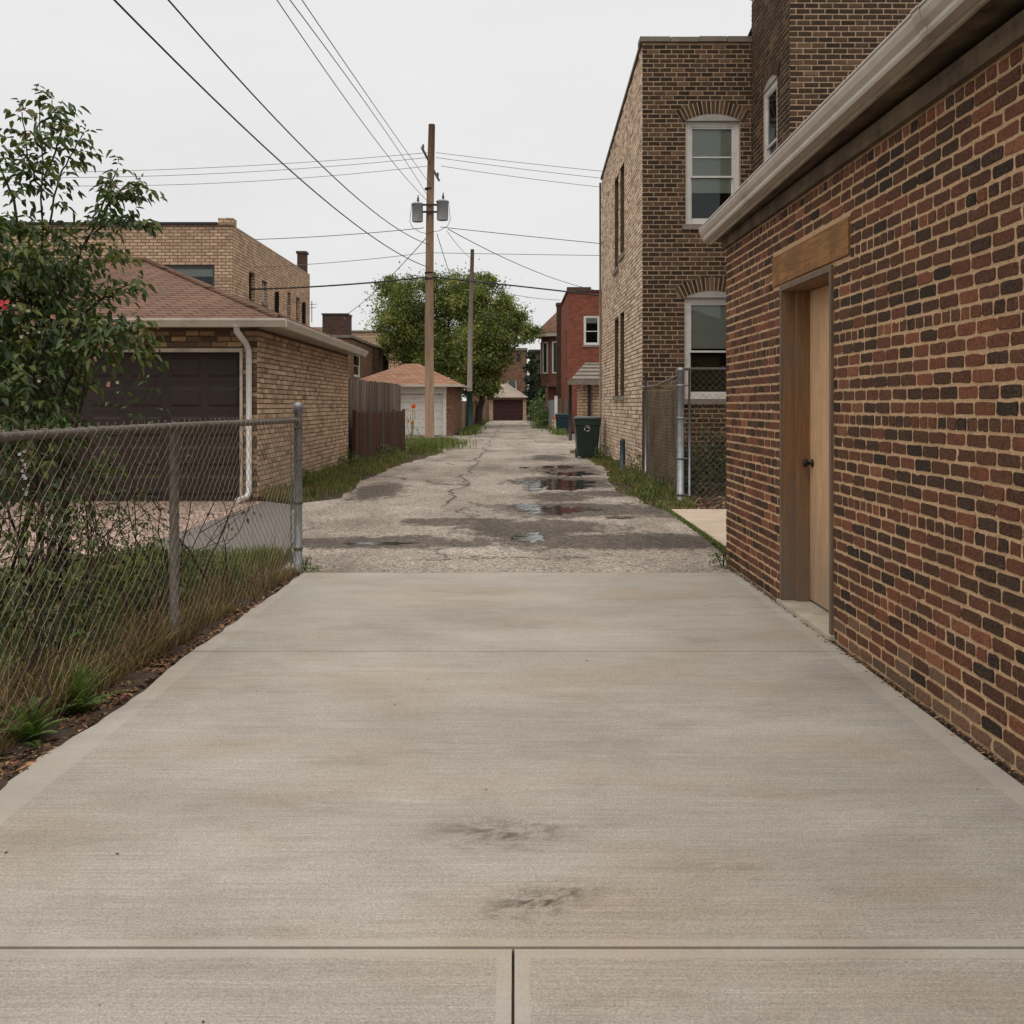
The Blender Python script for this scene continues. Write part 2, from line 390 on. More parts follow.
M['maroon_door'] = m_plain('maroon_door', lin(62, 34, 34), .6, var=.15, scale=4)
M['rust_metal'] = m_plain('rust_metal', lin(88, 62, 48), .85, var=.4, scale=4, bump=.2, dirt=lin(52, 40, 36), dirtamt=.7, stretch=(1, 1, .3))
M['dark_metal'] = m_plain('dark_metal', lin(52, 48, 46), .5, .5, var=.2)
M['black_metal'] = m_plain('black_metal', (.02, .02, .02), .35, .6, var=.2)
M['transformer_grey'] = m_plain('transformer_grey', lin(158, 162, 166), .5, .1, var=.08, dirt=lin(110, 100, 92), dirtamt=.4)
M['porcelain'] = m_plain('porcelain', lin(90, 72, 64), .25, var=.1)
M['soil'] = m_plain('soil', lin(70, 58, 48), 1, var=.45, scale=9, bump=.8, bscale=50, dirt=lin(44, 36, 30), dirtamt=.8)
M['mortar_tan'] = m_plain('mortar_tan', lin(206, 170, 132), .95, var=.3, scale=120, bump=1.0, bscale=200, dirt=lin(138, 104, 74), dirtamt=.55)
M['mortar_brown'] = m_plain('mortar_brown', lin(178, 150, 122), .95, var=.24, scale=10, bump=.4, bscale=160, dirt=lin(100, 80, 62), dirtamt=.6)
M['mortar_dark'] = m_plain('mortar_dark', lin(92, 74, 58), .95, var=.25, scale=6, bump=.4, bscale=160)
M['brick'] = m_attr('brick', .5, 75, .92, 1.0, 150, speck=(150, .6, lin(128, 100, 78)), grime=lin(72, 58, 48), gs=1.4, gamt=.45, spec=.12)
M['brick_pale'] = m_attr('brick_pale', .26, 30, .92, .5, 110, grime=lin(116, 100, 84), gs=.9, gamt=.4, spec=.12)
M['wood_jamb'] = m_wood('wood_jamb', lin(150, 110, 74), lin(112, 80, 54), 2, .75, 20, weather=lin(108, 97, 87), wamt=.6, zw=1.1)
M['wood_grey'] = m_wood('wood_grey', lin(128, 108, 88), lin(92, 76, 62), 2, weather=lin(96, 84, 74), wamt=.7)
M['wood_door'] = m_wood('wood_door', lin(214, 176, 136), lin(184, 144, 106), 2, .6, 34, weather=lin(142, 124, 106), wamt=.35, zw=.9)
M['wood_lintel'] = m_wood('wood_lintel', lin(170, 122, 74), lin(108, 76, 46), 1, .9, 40, weather=lin(92, 70, 48), wamt=.75)
M['wood_frieze'] = m_wood('wood_frieze', lin(92, 78, 64), lin(62, 52, 42), 1, .95, 22, weather=lin(124, 104, 82), wamt=.7)
M['wood_pole'] = m_wood('wood_pole', lin(164, 134, 110), lin(118, 92, 74), 2, .9, 8, weather=lin(132, 118, 106), wamt=.5)
M['wood_pole_grey'] = m_wood('wood_pole_grey', lin(152, 142, 132), lin(118, 108, 98), 2, .9, 8)
M['wood_fence'] = m_attr('wood_fence', .3, 12, .9, .3, 60, grime=lin(60, 48, 40), gs=1.5, gamt=.5)
M['leaf'] = m_leaf('leaf'); M['grass'] = m_leaf('grass', .7, .3)
M['petal'] = m_leaf('petal', .6, .3)
M['bark'] = m_plain('bark', lin(72, 60, 50), .95, var=.35, scale=10, bump=.6, bscale=24, stretch=(1, 1, .3))
M['twig'] = m_plain('twig', lin(58, 46, 38), .9, var=.3, scale=12)
M['dry_stem'] = m_attr('dry_stem', .2, 20, .9, 0)
M['litter'] = m_attr('litter', .2, 60, .9, 0)
M['roof_felt'] = m_plain('roof_felt', lin(70, 66, 62), .95, var=.2, scale=2)
n = NT('glass'); lw = n.t.nodes.new('ShaderNodeFresnel'); lw.inputs[0].default_value = 1.42
gl = n.t.nodes.new('ShaderNodeBsdfGlossy'); gl.inputs['Roughness'].default_value = .02; gl.inputs['Color'].default_value = (.85, .88, .9, 1)
tr = n.t.nodes.new('ShaderNodeBsdfTransparent'); tr.inputs['Color'].default_value = (.78, .8, .8, 1)
mx = n.t.nodes.new('ShaderNodeMixShader'); n.t.links.new(lw.outputs[0], mx.inputs[0]); n.t.links.new(tr.outputs[0], mx.inputs[1]); n.t.links.new(gl.outputs[0], mx.inputs[2])
n.t.links.new(mx.outputs[0], n.out.inputs[0]); M['glass'] = n.m

# driveway concrete: broom lines across, stains, smooth tooled margins (attribute red > .5)
n = NT('concrete')
broom = n.noise(1.0, 3, .7, n.obj((2.2, 150, 1)))
broom2 = n.noise(1.0, 3, .6, n.obj((.8, 38, 1)))
fine = n.noise(160, 3, .7); mid = n.noise(1.0, 6, .62, n.obj((.8, 1.5, 1))); spots = n.noise(26, 3, .6)
pits = n.rng(n.voro(34), 0.0, .055, 1, 0)
c = n.mix(n.rng(mid, .3, .7), lin(143, 135, 125), lin(168, 161, 152))
c = n.mix(n.rng(n.noise(1.0, 5, .6, n.obj((.8, 1.5, 1), loc=(7, 3, 0))), .48, .72, 0, .42), c, lin(152, 128, 98))
c = n.mix(n.rng(n.noise(1.0, 6, .7, n.obj((1.3, 3.0, 1), loc=(2, 9, 0))), .52, .76, 0, .45), c, lin(110, 99, 88))
v = n.rng(broom, .3, .7, .82, 1.12); v = n.math('MULTIPLY', v, n.rng(broom2, .3, .7, .95, 1.05)); v = n.math('MULTIPLY', v, n.rng(fine, .3, .7, .70, 1.30)); v = n.math('MULTIPLY', v, n.rng(n.noise(420, 2, .6), .3, .7, .82, 1.18))
band = n.math('GREATER_THAN', n.attrf(), .7)
vb = n.rng(fine, .3, .7, .96, 1.2)
v = n.math('ADD', n.math('MULTIPLY', v, n.math('SUBTRACT', 1.0, band)), n.math('MULTIPLY', vb, band))
c = n.vec('MULTIPLY', c, n.comb(v, v, v))
def smear(cx, cy, rx, ry, rot, nsc, amt, colr):
    global c
    p = n.vec('SUBTRACT', n.c.outputs['Object'], (cx, cy, 0))
    mm = n.t.nodes.new('ShaderNodeMapping'); mm.vector_type = 'TEXTURE'; mm.inputs['Rotation'].default_value = (0, 0, math.radians(rot)); mm.inputs['Scale'].default_value = (rx, ry, 1e3)
    n.put(mm.inputs[0], p); d = n.vec('LENGTH', mm.outputs[0], None, 'Value')
    f = n.math('MULTIPLY', n.rng(d, .2, 1, 1, 0), n.rng(n.noise(nsc, 6, .75, mm.outputs[0], .6), .44, .6))
    c = n.mix(n.math('MULTIPLY', f, amt), c, colr)
smear(-.04, 2.82, .30, .15, 6, 3.0, .8, lin(76, 64, 55))
smear(.07, 2.43, .22, .11, 24, 3.4, .95, lin(76, 64, 56))
smear(.62, 2.62, .45, .16, 12, 3.0, .32, lin(112, 100, 88))
smear(.45, 4.0, .5, .3, -30, 4.0, .35, lin(132, 120, 106))
smear(-.65, 3.0, .35, .12, 0, 2.4, .3, lin(120, 104, 88))
c = n.mix(n.math('MULTIPLY', pits, n.rng(n.noise(5, 2, .5), .5, .6)), c, lin(92, 78, 66))
n.bump(n.math('ADD', n.math('MULTIPLY', n.math('ADD', broom, n.math('MULTIPLY', fine, .6)), n.math('SUBTRACT', 1.0, n.math('MULTIPLY', band, .85))), n.math('MULTIPLY', pits, -.5)), .55, .004)
M['concrete'] = n.fin(c, .8, 0, .3)
M['old_concrete'] = m_plain('old_concrete', lin(176, 158, 139), .9, var=.1, scale=3, bump=.3, bscale=120, dirt=lin(140, 122, 104), dirtamt=.4)
M['sill_concrete'] = m_plain('sill_concrete', lin(170, 158, 142), .85, var=.12, scale=9, bump=.3, bscale=150, dirt=lin(104, 92, 78), dirtamt=.6)
n = NT('pavers'); k_ = n.sep(n.voro(16, out='Color'))[0]
c = n.mix(k_, lin(148, 122, 110), lin(196, 172, 158)); c = n.mix(n.rng(n.voro(16), .35, .6, 0, .7), c, lin(104, 86, 76)); c = n.mix(n.rng(n.noise(1.2, 6, .7), .45, .65, 0, .5), c, lin(130, 110, 98))
n.bump(n.voro(16), -.6, .02); M['pavers'] = n.fin(c, .95, 0, .2)
M['parking_asphalt'] = m_plain('parking_asphalt', lin(104, 98, 94), .9, var=.18, scale=30, bump=.4, bscale=140, dirt=lin(132, 120, 108), dirtamt=.5)

# alley surface: worn chip-seal asphalt, wet patches, cracks
n = NT('asphalt'); ob = n.c.outputs['Object']
ag = n.voro(55, out='Color'); agf = n.sep(ag)[0]; agd = n.voro(55)
big = n.noise(.45, 6, .6); st = n.noise(1.0, 6, .65, n.obj((.9, .35, 1))); fine = n.noise(95, 3, .7)
c = n.mix(n.rng(big, .35, .65), lin(134, 123, 112), lin(162, 151, 139))
c = n.mix(n.rng(st, .46, .66, 0, .75), c, lin(104, 93, 82))
v = n.math('MULTIPLY', n.rng(agf, 0, 1, .42, 1.55), n.rng(fine, .3, .7, .84, 1.16))
c = n.vec('MULTIPLY', c, n.comb(v, v, v))
edge = n.math('ADD', n.math('MULTIPLY', n.noise(1.3, 8, .72), .72), n.math('MULTIPLY', n.noise(1.0, 6, .75, n.obj((9, 3.5, 1))), .28)); wet = None
for cx, cy, rx, ry in [(.9, 8.95, 1.5, .62), (-1.2, 8.85, 1.4, .42), (.2, 9.4, .6, .5), (.25, 9.9, 1.0, .7), (.9, 11.6, 1.25, .9), (.7, 13.2, .5, .8), (.9, 15.8, .95, 1.3), (1.1, 18.6, .75, 1.8), (-2.15, 14.2, .42, 1.5), (1.3, 13.7, .7, .5), (-.6, 10.4, .7, .4), (.9, 23, .5, 1.4)]:
    d = n.vec('LENGTH', n.vec('MULTIPLY', n.vec('SUBTRACT', ob, (cx, cy, 0)), (1 / rx, 1 / ry, 0)), None, 'Value')
    k = n.math('SUBTRACT', 1.0, d); wet = k if wet is None else n.math('MAXIMUM', wet, k)
wet = n.rng(n.math('ADD', wet, n.math('ADD', n.math('MULTIPLY', n.math('SUBTRACT', edge, .5), 2.6), n.math('MULTIPLY', n.math('SUBTRACT', n.noise(1.0, 5, .7, n.obj((7, 4, 1))), .5), 1.5))), -.14, .26)
damp = n.math('MULTIPLY', n.rng(n.noise(.8, 8, .7, n.obj((1, .4, 1), loc=(4, 4, 0))), .6, .72, 0, .35), 1.0)
c = n.mix(n.math('MAXIMUM', n.math('MULTIPLY', n.math('MULTIPLY', wet, .95), n.rng(n.noise(14, 5, .7), .3, .6, .72, 1)), damp), c, n.vec('MULTIPLY', c, (.22, .20, .185)))
vor = n.voro(.33, n.vec('ADD', n.obj((1, .6, 1)), n.comb(n.math('MULTIPLY', n.noise(1.6, 5, .7), .9), n.math('MULTIPLY', n.noise(1.9, 5, .7), .9), 0.0)), 'DISTANCE_TO_EDGE')
crack = n.math('MULTIPLY', n.rng(vor, .002, .008, 1, 0), n.rng(n.noise(.6, 2, .5), .42, .52))
s = n.sep(ob)
wob = n.math('MULTIPLY', n.math('SUBTRACT', n.noise(.55, 5, .65, n.comb(0.0, s[1], 0.0)), .5), 1.1)
lc = n.math('ABSOLUTE', n.math('ADD', n.math('ADD', s[0], .92), wob))
crack = n.math('MAXIMUM', crack, n.math('MULTIPLY', n.rng(lc, .012, .035, 1, 0), n.rng(s[1], 11.5, 12.5)))
c = n.mix(n.math('MULTIPLY', crack, .85), c, lin(58, 48, 40))
n.bump(n.math('ADD', n.math('MULTIPLY', agd, -1.0), n.math('ADD', n.math('MULTIPLY', fine, .4), n.math('MULTIPLY', crack, -2.0))), .4, .010)
M['asphalt'] = n.fin(c, .95, 0, .3)
n = NT('puddle_water'); n.b.inputs['IOR'].default_value = 1.33
M['puddle_water'] = n.fin(lin(50, 46, 42), .05, 0, .8)
n.bump(n.noise(9, 3, .5), .14, .015)

# ------------------------------------------------------------------ ground and paving (the setting)
def sheet(name, pts, z, mat, th=.0):
    mb = MB(); mb.poly([(x, y, z) for x, y in pts]); return tag(mb.build(name, M[mat]), kind='structure')
g = MB(); g.box(-1.6, 1.75, 2.20, 2.23, -.03, .002); g.box(-.03, .03, -1.5, 2.199, -.03, .001); tag(g.build('joint_filler', M['soil']), kind='structure')
sheet('ground', [(-400, -40), (400, -40), (400, 900), (-400, 900)], -.035, 'soil')
def wavy(pts, amp, step=.25, seed=0):
    out = []
    for (x0, y0), (x1, y1) in zip(pts, pts[1:]):
        n = max(1, int(math.hypot(x1 - x0, y1 - y0) / step))
        for i in range(n):
            t = i / n; x = x0 + (x1 - x0) * t; y = y0 + (y1 - y0) * t
            out.append((x + amp * mnoise.noise((y * 1.7, seed, x)) * 2, y))
    out.append(pts[-1]); return out
left = wavy([(-1.85, 7.19), (-2.2, 9.2), (-3.0, 12.3), (-2.55, 13.0), (-2.75, 16.4), (-2.55, 20.6), (-2.05, 25.5), (-2.5, 29.2), (-5.5, 31), (-5.2, 40), (-2.6, 40.4), (-2.3, 50), (-2.1, 60), (-2.3, 78)], .07, .3, 3)
right = wavy([(1.8, 7.19), (1.93, 8.4), (1.95, 11.5), (1.75, 12.6), (1.62, 15.0), (1.95, 19), (1.8, 23), (1.55, 26), (2.4, 27.5), (9, 30), (9, 40.5), (2.2, 41.5), (1.9, 50), (1.7, 60), (1.9, 78)], .06, .3, 9)
sheet('alley', left + right[::-1], 0, 'asphalt')
sheet('garage_apron', wavy([(-11, 6.3), (-4.4, 6.6), (-3.55, 8.2)], .05) + [(-3.5, 12.57), (-11, 12.57)], .004, 'pavers')
sheet('side_pavement', wavy([(-3.55, 8.16), (-2.9, 8.05), (-2.05, 8.0)], .04) + [(-2.3, 9.6), (-3.05, 12.2), (-3.5, 12.6)], .002, 'parking_asphalt')
sheet('concrete_pad', [(1.975, 7.8), (3.9, 7.8), (3.9, 11.5), (1.985, 11.5)], .02, 'old_concrete')
sheet('far_driveway', [(-9, 33.5), (-5.6, 33.5), (-5.4, 39.6), (-9, 39.6)], .004, 'old_concrete')

# driveway slabs with tooled margins; the grooves between them are real gaps
dw = MB(); TOP = .014
def slab(x0, x1, y0, y1, bl, br, bn, bf, leftfn=None):
    xs = [x0, x0 + bl, x1 - br, x1]; ys = [y0, y0 + bn, y1 - bf, y1]
    for j in range(3):
        for i in range(3):
            xa, xb, ya, yb = xs[i], xs[i + 1], ys[j], ys[j + 1]
            if xb - xa < 1e-4 or yb - ya < 1e-4: continue
            band = 1.0 if (i != 1 or j != 1) else 0.0
            if leftfn and i == 0:
                n_ = max(1, int((yb - ya) / .06))
                for k in range(n_):
                    a = ya + (yb - ya) * k / n_; b = ya + (yb - ya) * (k + 1) / n_
                    dw.poly([(xa + leftfn(a), a, TOP), (xb, a, TOP), (xb, b, TOP), (xa + leftfn(b), b, TOP)], (band,) * 3)
                    dw.poly([(xa + leftfn(a), a, TOP), (xa + leftfn(b), b, TOP), (xa + leftfn(b), b, TOP - .1), (xa + leftfn(a), a, TOP - .1)], (band,) * 3)
            else: dw.poly([(xa, ya, TOP), (xb, ya, TOP), (xb, yb, TOP), (xa, yb, TOP)], (band,) * 3)
    dw.poly([(x0, y0, TOP), (x0, y0, TOP - .1), (x1, y0, TOP - .1), (x1, y0, TOP)], (1,) * 3)
    dw.poly([(x1, y1, TOP), (x1, y1, TOP - .1), (x0, y1, TOP - .1), (x0, y1, TOP)], (1,) * 3)
    dw.poly([(x1, y0, TOP), (x1, y0, TOP - .1), (x1, y1, TOP - .1), (x1, y1, TOP)], (1,) * 3)
    dw.poly([(x0, y0, TOP), (x0, y1, TOP), (x0, y1, TOP - .1), (x0, y0, TOP - .1)], (1,) * 3)
lf = lambda y: .028 * (y - 5) + .045 * mnoise.noise((y * 1.1, 5, 0)) + .02 * mnoise.noise((y * 6, 2, 0)) + .008 * mnoise.noise((y * 24, 7, 0))
XR = 1.785
slab(-1.74, XR, 4.887, 7.17, .10, .10, .0, .0, lf)
slab(-1.74, XR, 2.221, 4.877, .10, .10, .03, .0, lf)
slab(-1.74, -.008, -1.6, 2.210, .10, .035, .0, .035, lf)
slab(-.001, XR, -1.6, 2.210, .035, .10, .0, .035)
tag(dw.build('driveway', M['concrete']), kind='structure')
g = MB(); g.poly([(-1.6, 4.87, TOP - .004), (XR, 4.87, TOP - .004), (XR, 4.89, TOP - .004), (-1.6, 4.89, TOP - .004)], (1, 1, 1)); tag(g.build('driveway_joint', M['sill_concrete']), kind='structure')

mb = MB(); n_y = 300
hs_ = lambda x, y: .004 + .012 * mnoise.noise((x * 30, y * 9, 2)) + .008 * mnoise.noise((x * 60, y * 40, 2))
for k in range(n_y):
    a, b = 1.0 + 6.15 * k / n_y, 1.0 + 6.15 * (k + 1) / n_y
    for x0, x1 in ((1.780, 1.80), (1.80, 1.82), (1.82, 1.84), (1.84, 1.862)):
        mb.poly([(x0, a, hs_(x0, a) - (.01 if x0 < 1.79 else 0)), (x1, a, hs_(x1, a)), (x1, b, hs_(x1, b)), (x0, b, hs_(x0, b) - (.01 if x0 < 1.79 else 0))])
tag(mb.build('soil_strip', M['soil']), kind='structure')
def blob(cx, cy, rx, ry, z, seed, mat='puddle_water'):
    mb = MB(); pts = []
    for k in range(120):
        a = 2 * math.pi * k / 120; q = max(.25, 1 + .7 * mnoise.noise((math.cos(a) * 1.5 + seed, math.sin(a) * 1.5, seed)) + .5 * mnoise.noise((math.cos(a) * 4, math.sin(a) * 4 + seed, 1)) + .25 * mnoise.noise((math.cos(a) * 11, math.sin(a) * 11 + seed, 1)))
        pts.append((cx + rx * q * math.cos(a), cy + ry * q * math.sin(a), z))
    mb.poly(pts); tag(mb.build('puddle', M[mat]), kind='structure')
blob(.15, 9.15, .16, .26, .004, 1); blob(.42, 11.55, .34, .42, .004, 2); blob(.12, 12.0, .16, .22, .0043, 5)
blob(.75, 15.4, .68, .95, .004, 3); blob(1.05, 17.6, .42, .5, .004, 8); blob(1.0, 19.6, .3, .55, .004, 11); blob(-1.35, 8.75, .3, .09, .004, 14)
for i in range(16): blob(R.gauss(.75, .4), R.choice([R.gauss(11.8, .5), R.gauss(15.5, 1.1), R.gauss(18.5, 1.5)]), R.uniform(.05, .16), R.uniform(.06, .22), .0046 + i * .0005, 20 + i)

# ------------------------------------------------------------------ the near garage on the right
gx = lambda y: 1.88 - .0125 * y
Y0, Y1 = -2.2, 7.6
GO = (gx(Y0), Y0, 0); u_ = Vector((-.0125, 1, 0)).normalized(); n_ = Vector((-1, -.0125, 0)).normalized()
PG = frame(GO, u_, n_); LG = (Y1 - Y0) * 1.00008
U = lambda y: y - Y0
ga = empty('brick_garage', (2.6, 4, 0), 'near dark red brick garage with a plain wooden door, beside the concrete driveway', 'garage')
red = pal_of([lin(127, 80, 60), lin(112, 72, 55), lin(99, 67, 52), lin(88, 62, 49), lin(72, 56, 46), lin(57, 48, 42), lin(138, 92, 69)], [3, 6, 7, 7, 4.5, 2.6, 1])
DOOR = (U(5.125), U(6.085), .03, 2.15); LINT = (U(4.88), U(6.27), 2.165, 2.375)
base_pal = lambda r, row, x: (lambda c: tuple(a * .45 + b * .55 for a, b in zip(c, lin(128, 106, 86))) if row < 3 and r.random() < (.75, .5, .3)[row] and x < U(5.0) else c)(tuple(v * .9 for v in red(r, row, x)))
mb = MB(); brickwork(mb, PG, LG, 2.72, .0645, .158, .0122, base_pal, [DOOR, LINT], .0035, 7, random.Random(3), .02, .0098, .0026, 0.0, True)
mb.build('brickwork', M['brick'], ga)
mb = MB(); wall_face(mb, PG, LG, 2.76, [DOOR, LINT], .2)
A = PG(0, 0); B = PG(LG, 0)
for z0 in (0,):
    mb.poly([B, B + Vector((6, 0, 0)), B + Vector((6, 0, 2.76)), B + Vector((0, 0, 2.76))]); mb.poly([A, A + Vector((0, 0, 2.76)), A + Vector((6, 0, 2.76)), A + Vector((6, 0, 0))])
    mb.poly([B + Vector((6, 0, 0)), A + Vector((6, 0, 0)), A + Vector((6, 0, 2.76)), B + Vector((6, 0, 2.76))])
mb.build('wall', M['mortar_tan'], ga)
mb = MB()
mb.obox(PG, DOOR[1] - .035, DOOR[1] - .002, .04, 2.145, -.21, .004); mb.obox(PG, DOOR[1] - .075, DOOR[1] - .036, .04, 2.11, -.21, -.075)
mb.obox(PG, DOOR[0] + .002, DOOR[0] + .035, .04, 2.145, -.21, .004); mb.obox(PG, DOOR[0] + .036, DOOR[0] + .07, .04, 2.11, -.21, -.075)
mb.obox(PG, DOOR[0] + .036, DOOR[1] - .036, 2.112, 2.145, -.21, .004)
df = mb.build('door_frame', M['wood_jamb'], ga)
mb = MB(); mb.obox(PG, DOOR[1] - .0345, DOOR[1] - .001, .04, 2.149, .0045, .016); mb.obox(PG, DOOR[0] + .001, DOOR[0] + .0345, .04, 2.149, .0045, .016); mb.obox(PG, DOOR[0] + .035, DOOR[1] - .035, 2.116, 2.149, .0045, .016)
mb.build('edge_trim', M['wood_grey'], df)
mb = MB(); mb.obox(PG, DOOR[0] + .072, DOOR[1] - .077, .055, 2.108, -.205, -.165); dr = mb.build('door', M['wood_door'], ga)
mb = MB(); kc = PG(DOOR[1] - .13, .965, -.165)
pr = [(.026, 0), (.026, .006), (.011, .008), (.011, .03), (.024, .038), (.028, .05), (.024, .06), (.008, .064)]
mb.tube([kc + n_ * z for r, z in pr], [r for r, z in pr], 16); mb.build('door_knob', M['black_metal'], dr)
mb = MB(); mb.obox(PG, LINT[0] + .004, LINT[1] - .004, LINT[2] + .003, LINT[3] - .004, -.08, .012); mb.build('lintel', M['wood_lintel'], ga)
mb = MB(); mb.obox(PG, DOOR[0] - .02, DOOR[1] + .01, .0, .038, -.2, .035); mb.build('threshold', M['sill_concrete'], ga)
# frieze, soffit, fascia, gutter, roof
UE = LG + .2
mb = MB(); mb.obox(PG, -.02, LG + .02, 2.665, 2.755, .0, .034); mb.build('frieze_board', M['wood_frieze'], ga)
ed = lambda u: .011 * (LG - u); ez_ = lambda u: .015 * (LG - u)      # the eave hangs a little lower and closer at its far end
def ebox(mb, u0, u1, z0, z1, d0, d1, dz=1, dd=1):
    q = lambda u, z, d: PG(u, z + dz * ez_(u), d + dd * ed(u))
    mb.hexa([q(u0, z0, d0), q(u1, z0, d0), q(u1, z1, d0), q(u0, z1, d0), q(u0, z0, d1), q(u1, z0, d1), q(u1, z1, d1), q(u0, z1, d1)])
mb = MB(); ebox(mb, -.3, UE - .02, 2.757, 2.775, -.15, .045)
for k in range(7):
    a = -.25 + k * 1.45; ebox(mb, a, min(a + 1.44, UE - .02), 2.750, 2.774, .047, .083)
mb.build('soffit', M['wood_frieze'], ga)
mb = MB(); ebox(mb, -.3, UE, 2.74, 2.87, .084, .10); mb.build('fascia', M['cream_paint'], ga)
prof = [(0, 2.765), (.05, 2.765), (.056, 2.78), (.056, 2.797), (.075, 2.82), (.086, 2.85), (.086, 2.868), (.093, 2.87), (.093, 2.878), (.078, 2.878), (.078, 2.858), (.046, 2.808), (.046, 2.777), (.006, 2.777), (.006, 2.878), (0, 2.878)]
seg = [-.3, 2.72, 2.724, 5.76, 5.764, UE + .01]
mb = MB()
for a, b in ((-.3, 2.75), (2.752, 5.80), (5.802, UE + .01)):
    sg = .004 * math.sin(a * 3)
    A_ = PG(a, ez_(a) + sg, .101 + ed(a)); B_ = PG(b, ez_(b) - sg, .101 + ed(b)); mb.extrude(prof, A_, B_, side=n_)
for u in (2.751, 5.801):
    A_ = PG(u - .03, ez_(u) - .002, .1015 + ed(u)); B_ = PG(u + .03, ez_(u) - .002, .1015 + ed(u)); mb.extrude([(d * 1.04, z) for d, z in prof], A_, B_, side=n_)
b = PG(UE + .011, ez_(UE), .101 + ed(UE)); mb.poly([b + n_ * d + Vector((0, 0, z)) for d, z in [(0, 2.765), (.052, 2.765), (.088, 2.85), (.09, 2.878), (0, 2.878)]])
mb.build('gutter', M['gutter_metal'], ga)
M['shingle_dark'] = m_shingle('shingle_dark', lin(84, 74, 66), False)
mb = MB(); mb.hexa([PG(-.3, 3.045, .19), PG(UE, 2.883, .09), PG(UE, 4.1, -3.1), PG(-.3, 4.1, -3.1), PG(-.3, 3.07, .2), PG(UE, 2.91, .1), PG(UE, 4.13, -3.1), PG(-.3, 4.13, -3.1)])
mb.hexa([PG(-.3, 4.1, -3.1), PG(UE, 4.1, -3.1), PG(UE, 2.93, -6.3), PG(-.3, 2.93, -6.3), PG(-.3, 4.13, -3.1), PG(UE, 4.13, -3.1), PG(UE, 2.96, -6.3), PG(-.3, 2.96, -6.3)])
mb.poly([PG(LG, 2.76, 0), PG(LG, 4.09, -3.1), PG(LG, 2.76, -6)]); mb.build('roof', M['shingle_dark'], ga)

# ------------------------------------------------------------------ two-storey brick building beyond it
bb = empty('brick_building', (3.4, 19, 0), 'tall two-storey brown brick building with white arched windows on the right', 'building')
XS, YF, YB, XI, YT = 2.35, 16.6, 23.8, 4.37, 14.3
brown = pal_of([lin(90, 72, 57), lin(76, 61, 49), lin(62, 51, 42), lin(50, 43, 38), lin(106, 84, 65)], [3, 5, 6, 4, .8])
pale = pal_of([lin(222, 200, 176), lin(210, 186, 162), lin(196, 172, 148), lin(178, 150, 128), lin(160, 134, 116)], [4, 6, 5, 2, 1])
PF = frame((XS, YF, 0), (1, 0), (0, -1))
PSd = frame((XS - .055, YB, 0), (.055, -(YB - YF)), (-1, 0)); LS = YB - YF
PI = frame((XI, YF, 0), (0, -1), (-1, 0)); LI = YF - YT
PT = frame((XI, YT, 0), (1, 0), (0, -1)); LT = 4.6
W1 = (.80, 1.80, 4.68, 6.62); W2 = (.78, 1.78, 1.46, 3.36)
arv = [(W1[0] - .07, W1[1] + .07, 6.62, 6.99), (W2[0] - .07, W2[1] + .07, 3.36, 3.73)]
mb = MB(); brickwork(mb, PF, XI - XS, 8.06, .085, .22, .019, brown, [W1, W2], .009, 0, R, .1)
brickwork(mb, PT, LT, 8.78, .09, .235, .022, brown, [], .009, 0, R, .1)
WI = (.78, 1.62, 4.95, 6.85)
brickwork(mb, PI, LI, 8.78, .085, .22, .019, brown, [WI], .009, 0, R, 2.2)
for a_ in (W1, W2): arch(mb, PF, a_[0], a_[1], a_[3] - .02, .12, .24, 17, brown)
arch(mb, PI, WI[0], WI[1], WI[3] - .02, .12, .24, 14, brown)
mb.build('brickwork', M['brick'], bb)
HS = lambda u: 7.28 + (8.0 - 7.28) * u / LS
sw = [(LS - 4.30, LS - 3.55, 3.25 + 1.2, 6.52), (LS - 2.9 - .35, LS - 2.9 + .35, 4.6, 6.55), (LS - 4.3, LS - 3.55, 1.55, 3.30), (LS - 2.9 - .35, LS - 2.9 + .35, 1.55, 3.36)]
mb = MB(); brickwork(mb, PSd, LS, HS, .078, .19, .013, pale, sw, .008, 0, R, .08)
mb.build('side_brickwork', M['brick_pale'], bb)
mb = MB(); wall_face(mb, PF, XI - XS, 8.03, [W1, W2]); wall_face(mb, PI, LI, 8.8, [WI]); wall_face(mb, PT, LT, 8.8)
for a_ in (W1, W2): arch_bed(mb, PF, a_[0], a_[1], a_[3] - .02, .12, .24, (.5,) * 3)
mb.build('wall', M['mortar_brown'], bb)
mb = MB(); wall_face(mb, PSd, LS, lambda u: HS(u) + .02, sw, .22)
mb.poly([PSd(0, 0), PSd(0, 7.3), (9, YB, 7.3), (9, YB, 0)]); mb.poly([(XI + LT, YT, 0), (XI + LT, YB, 0), (XI + LT, YB, 7.3), (XI + LT, YT, 8.8)])
mb.build('side_wall', M['mortar_dark'], bb)
mb = MB(); mb.poly([PF(0, 7.9), (XI, YF, 7.9), (XI, YB, 7.2), PSd(0, 7.2)]); mb.poly([PT(0, 8.7), PT(LT, 8.7), (XI + LT, YB, 7.2), (XI, YB, 7.2)]); mb.build('roof', M['roof_felt'], bb)
mb = MB(); x = 0
while x < XI - XS:
    e = min(x + .52, XI - XS); mb.obox(PF, x - (.05 if x == 0 else 0), e - .012, 8.03 + .012 * R.random(), 8.12 + .015 * R.random(), -.25, .055); x = e
x = 0.0
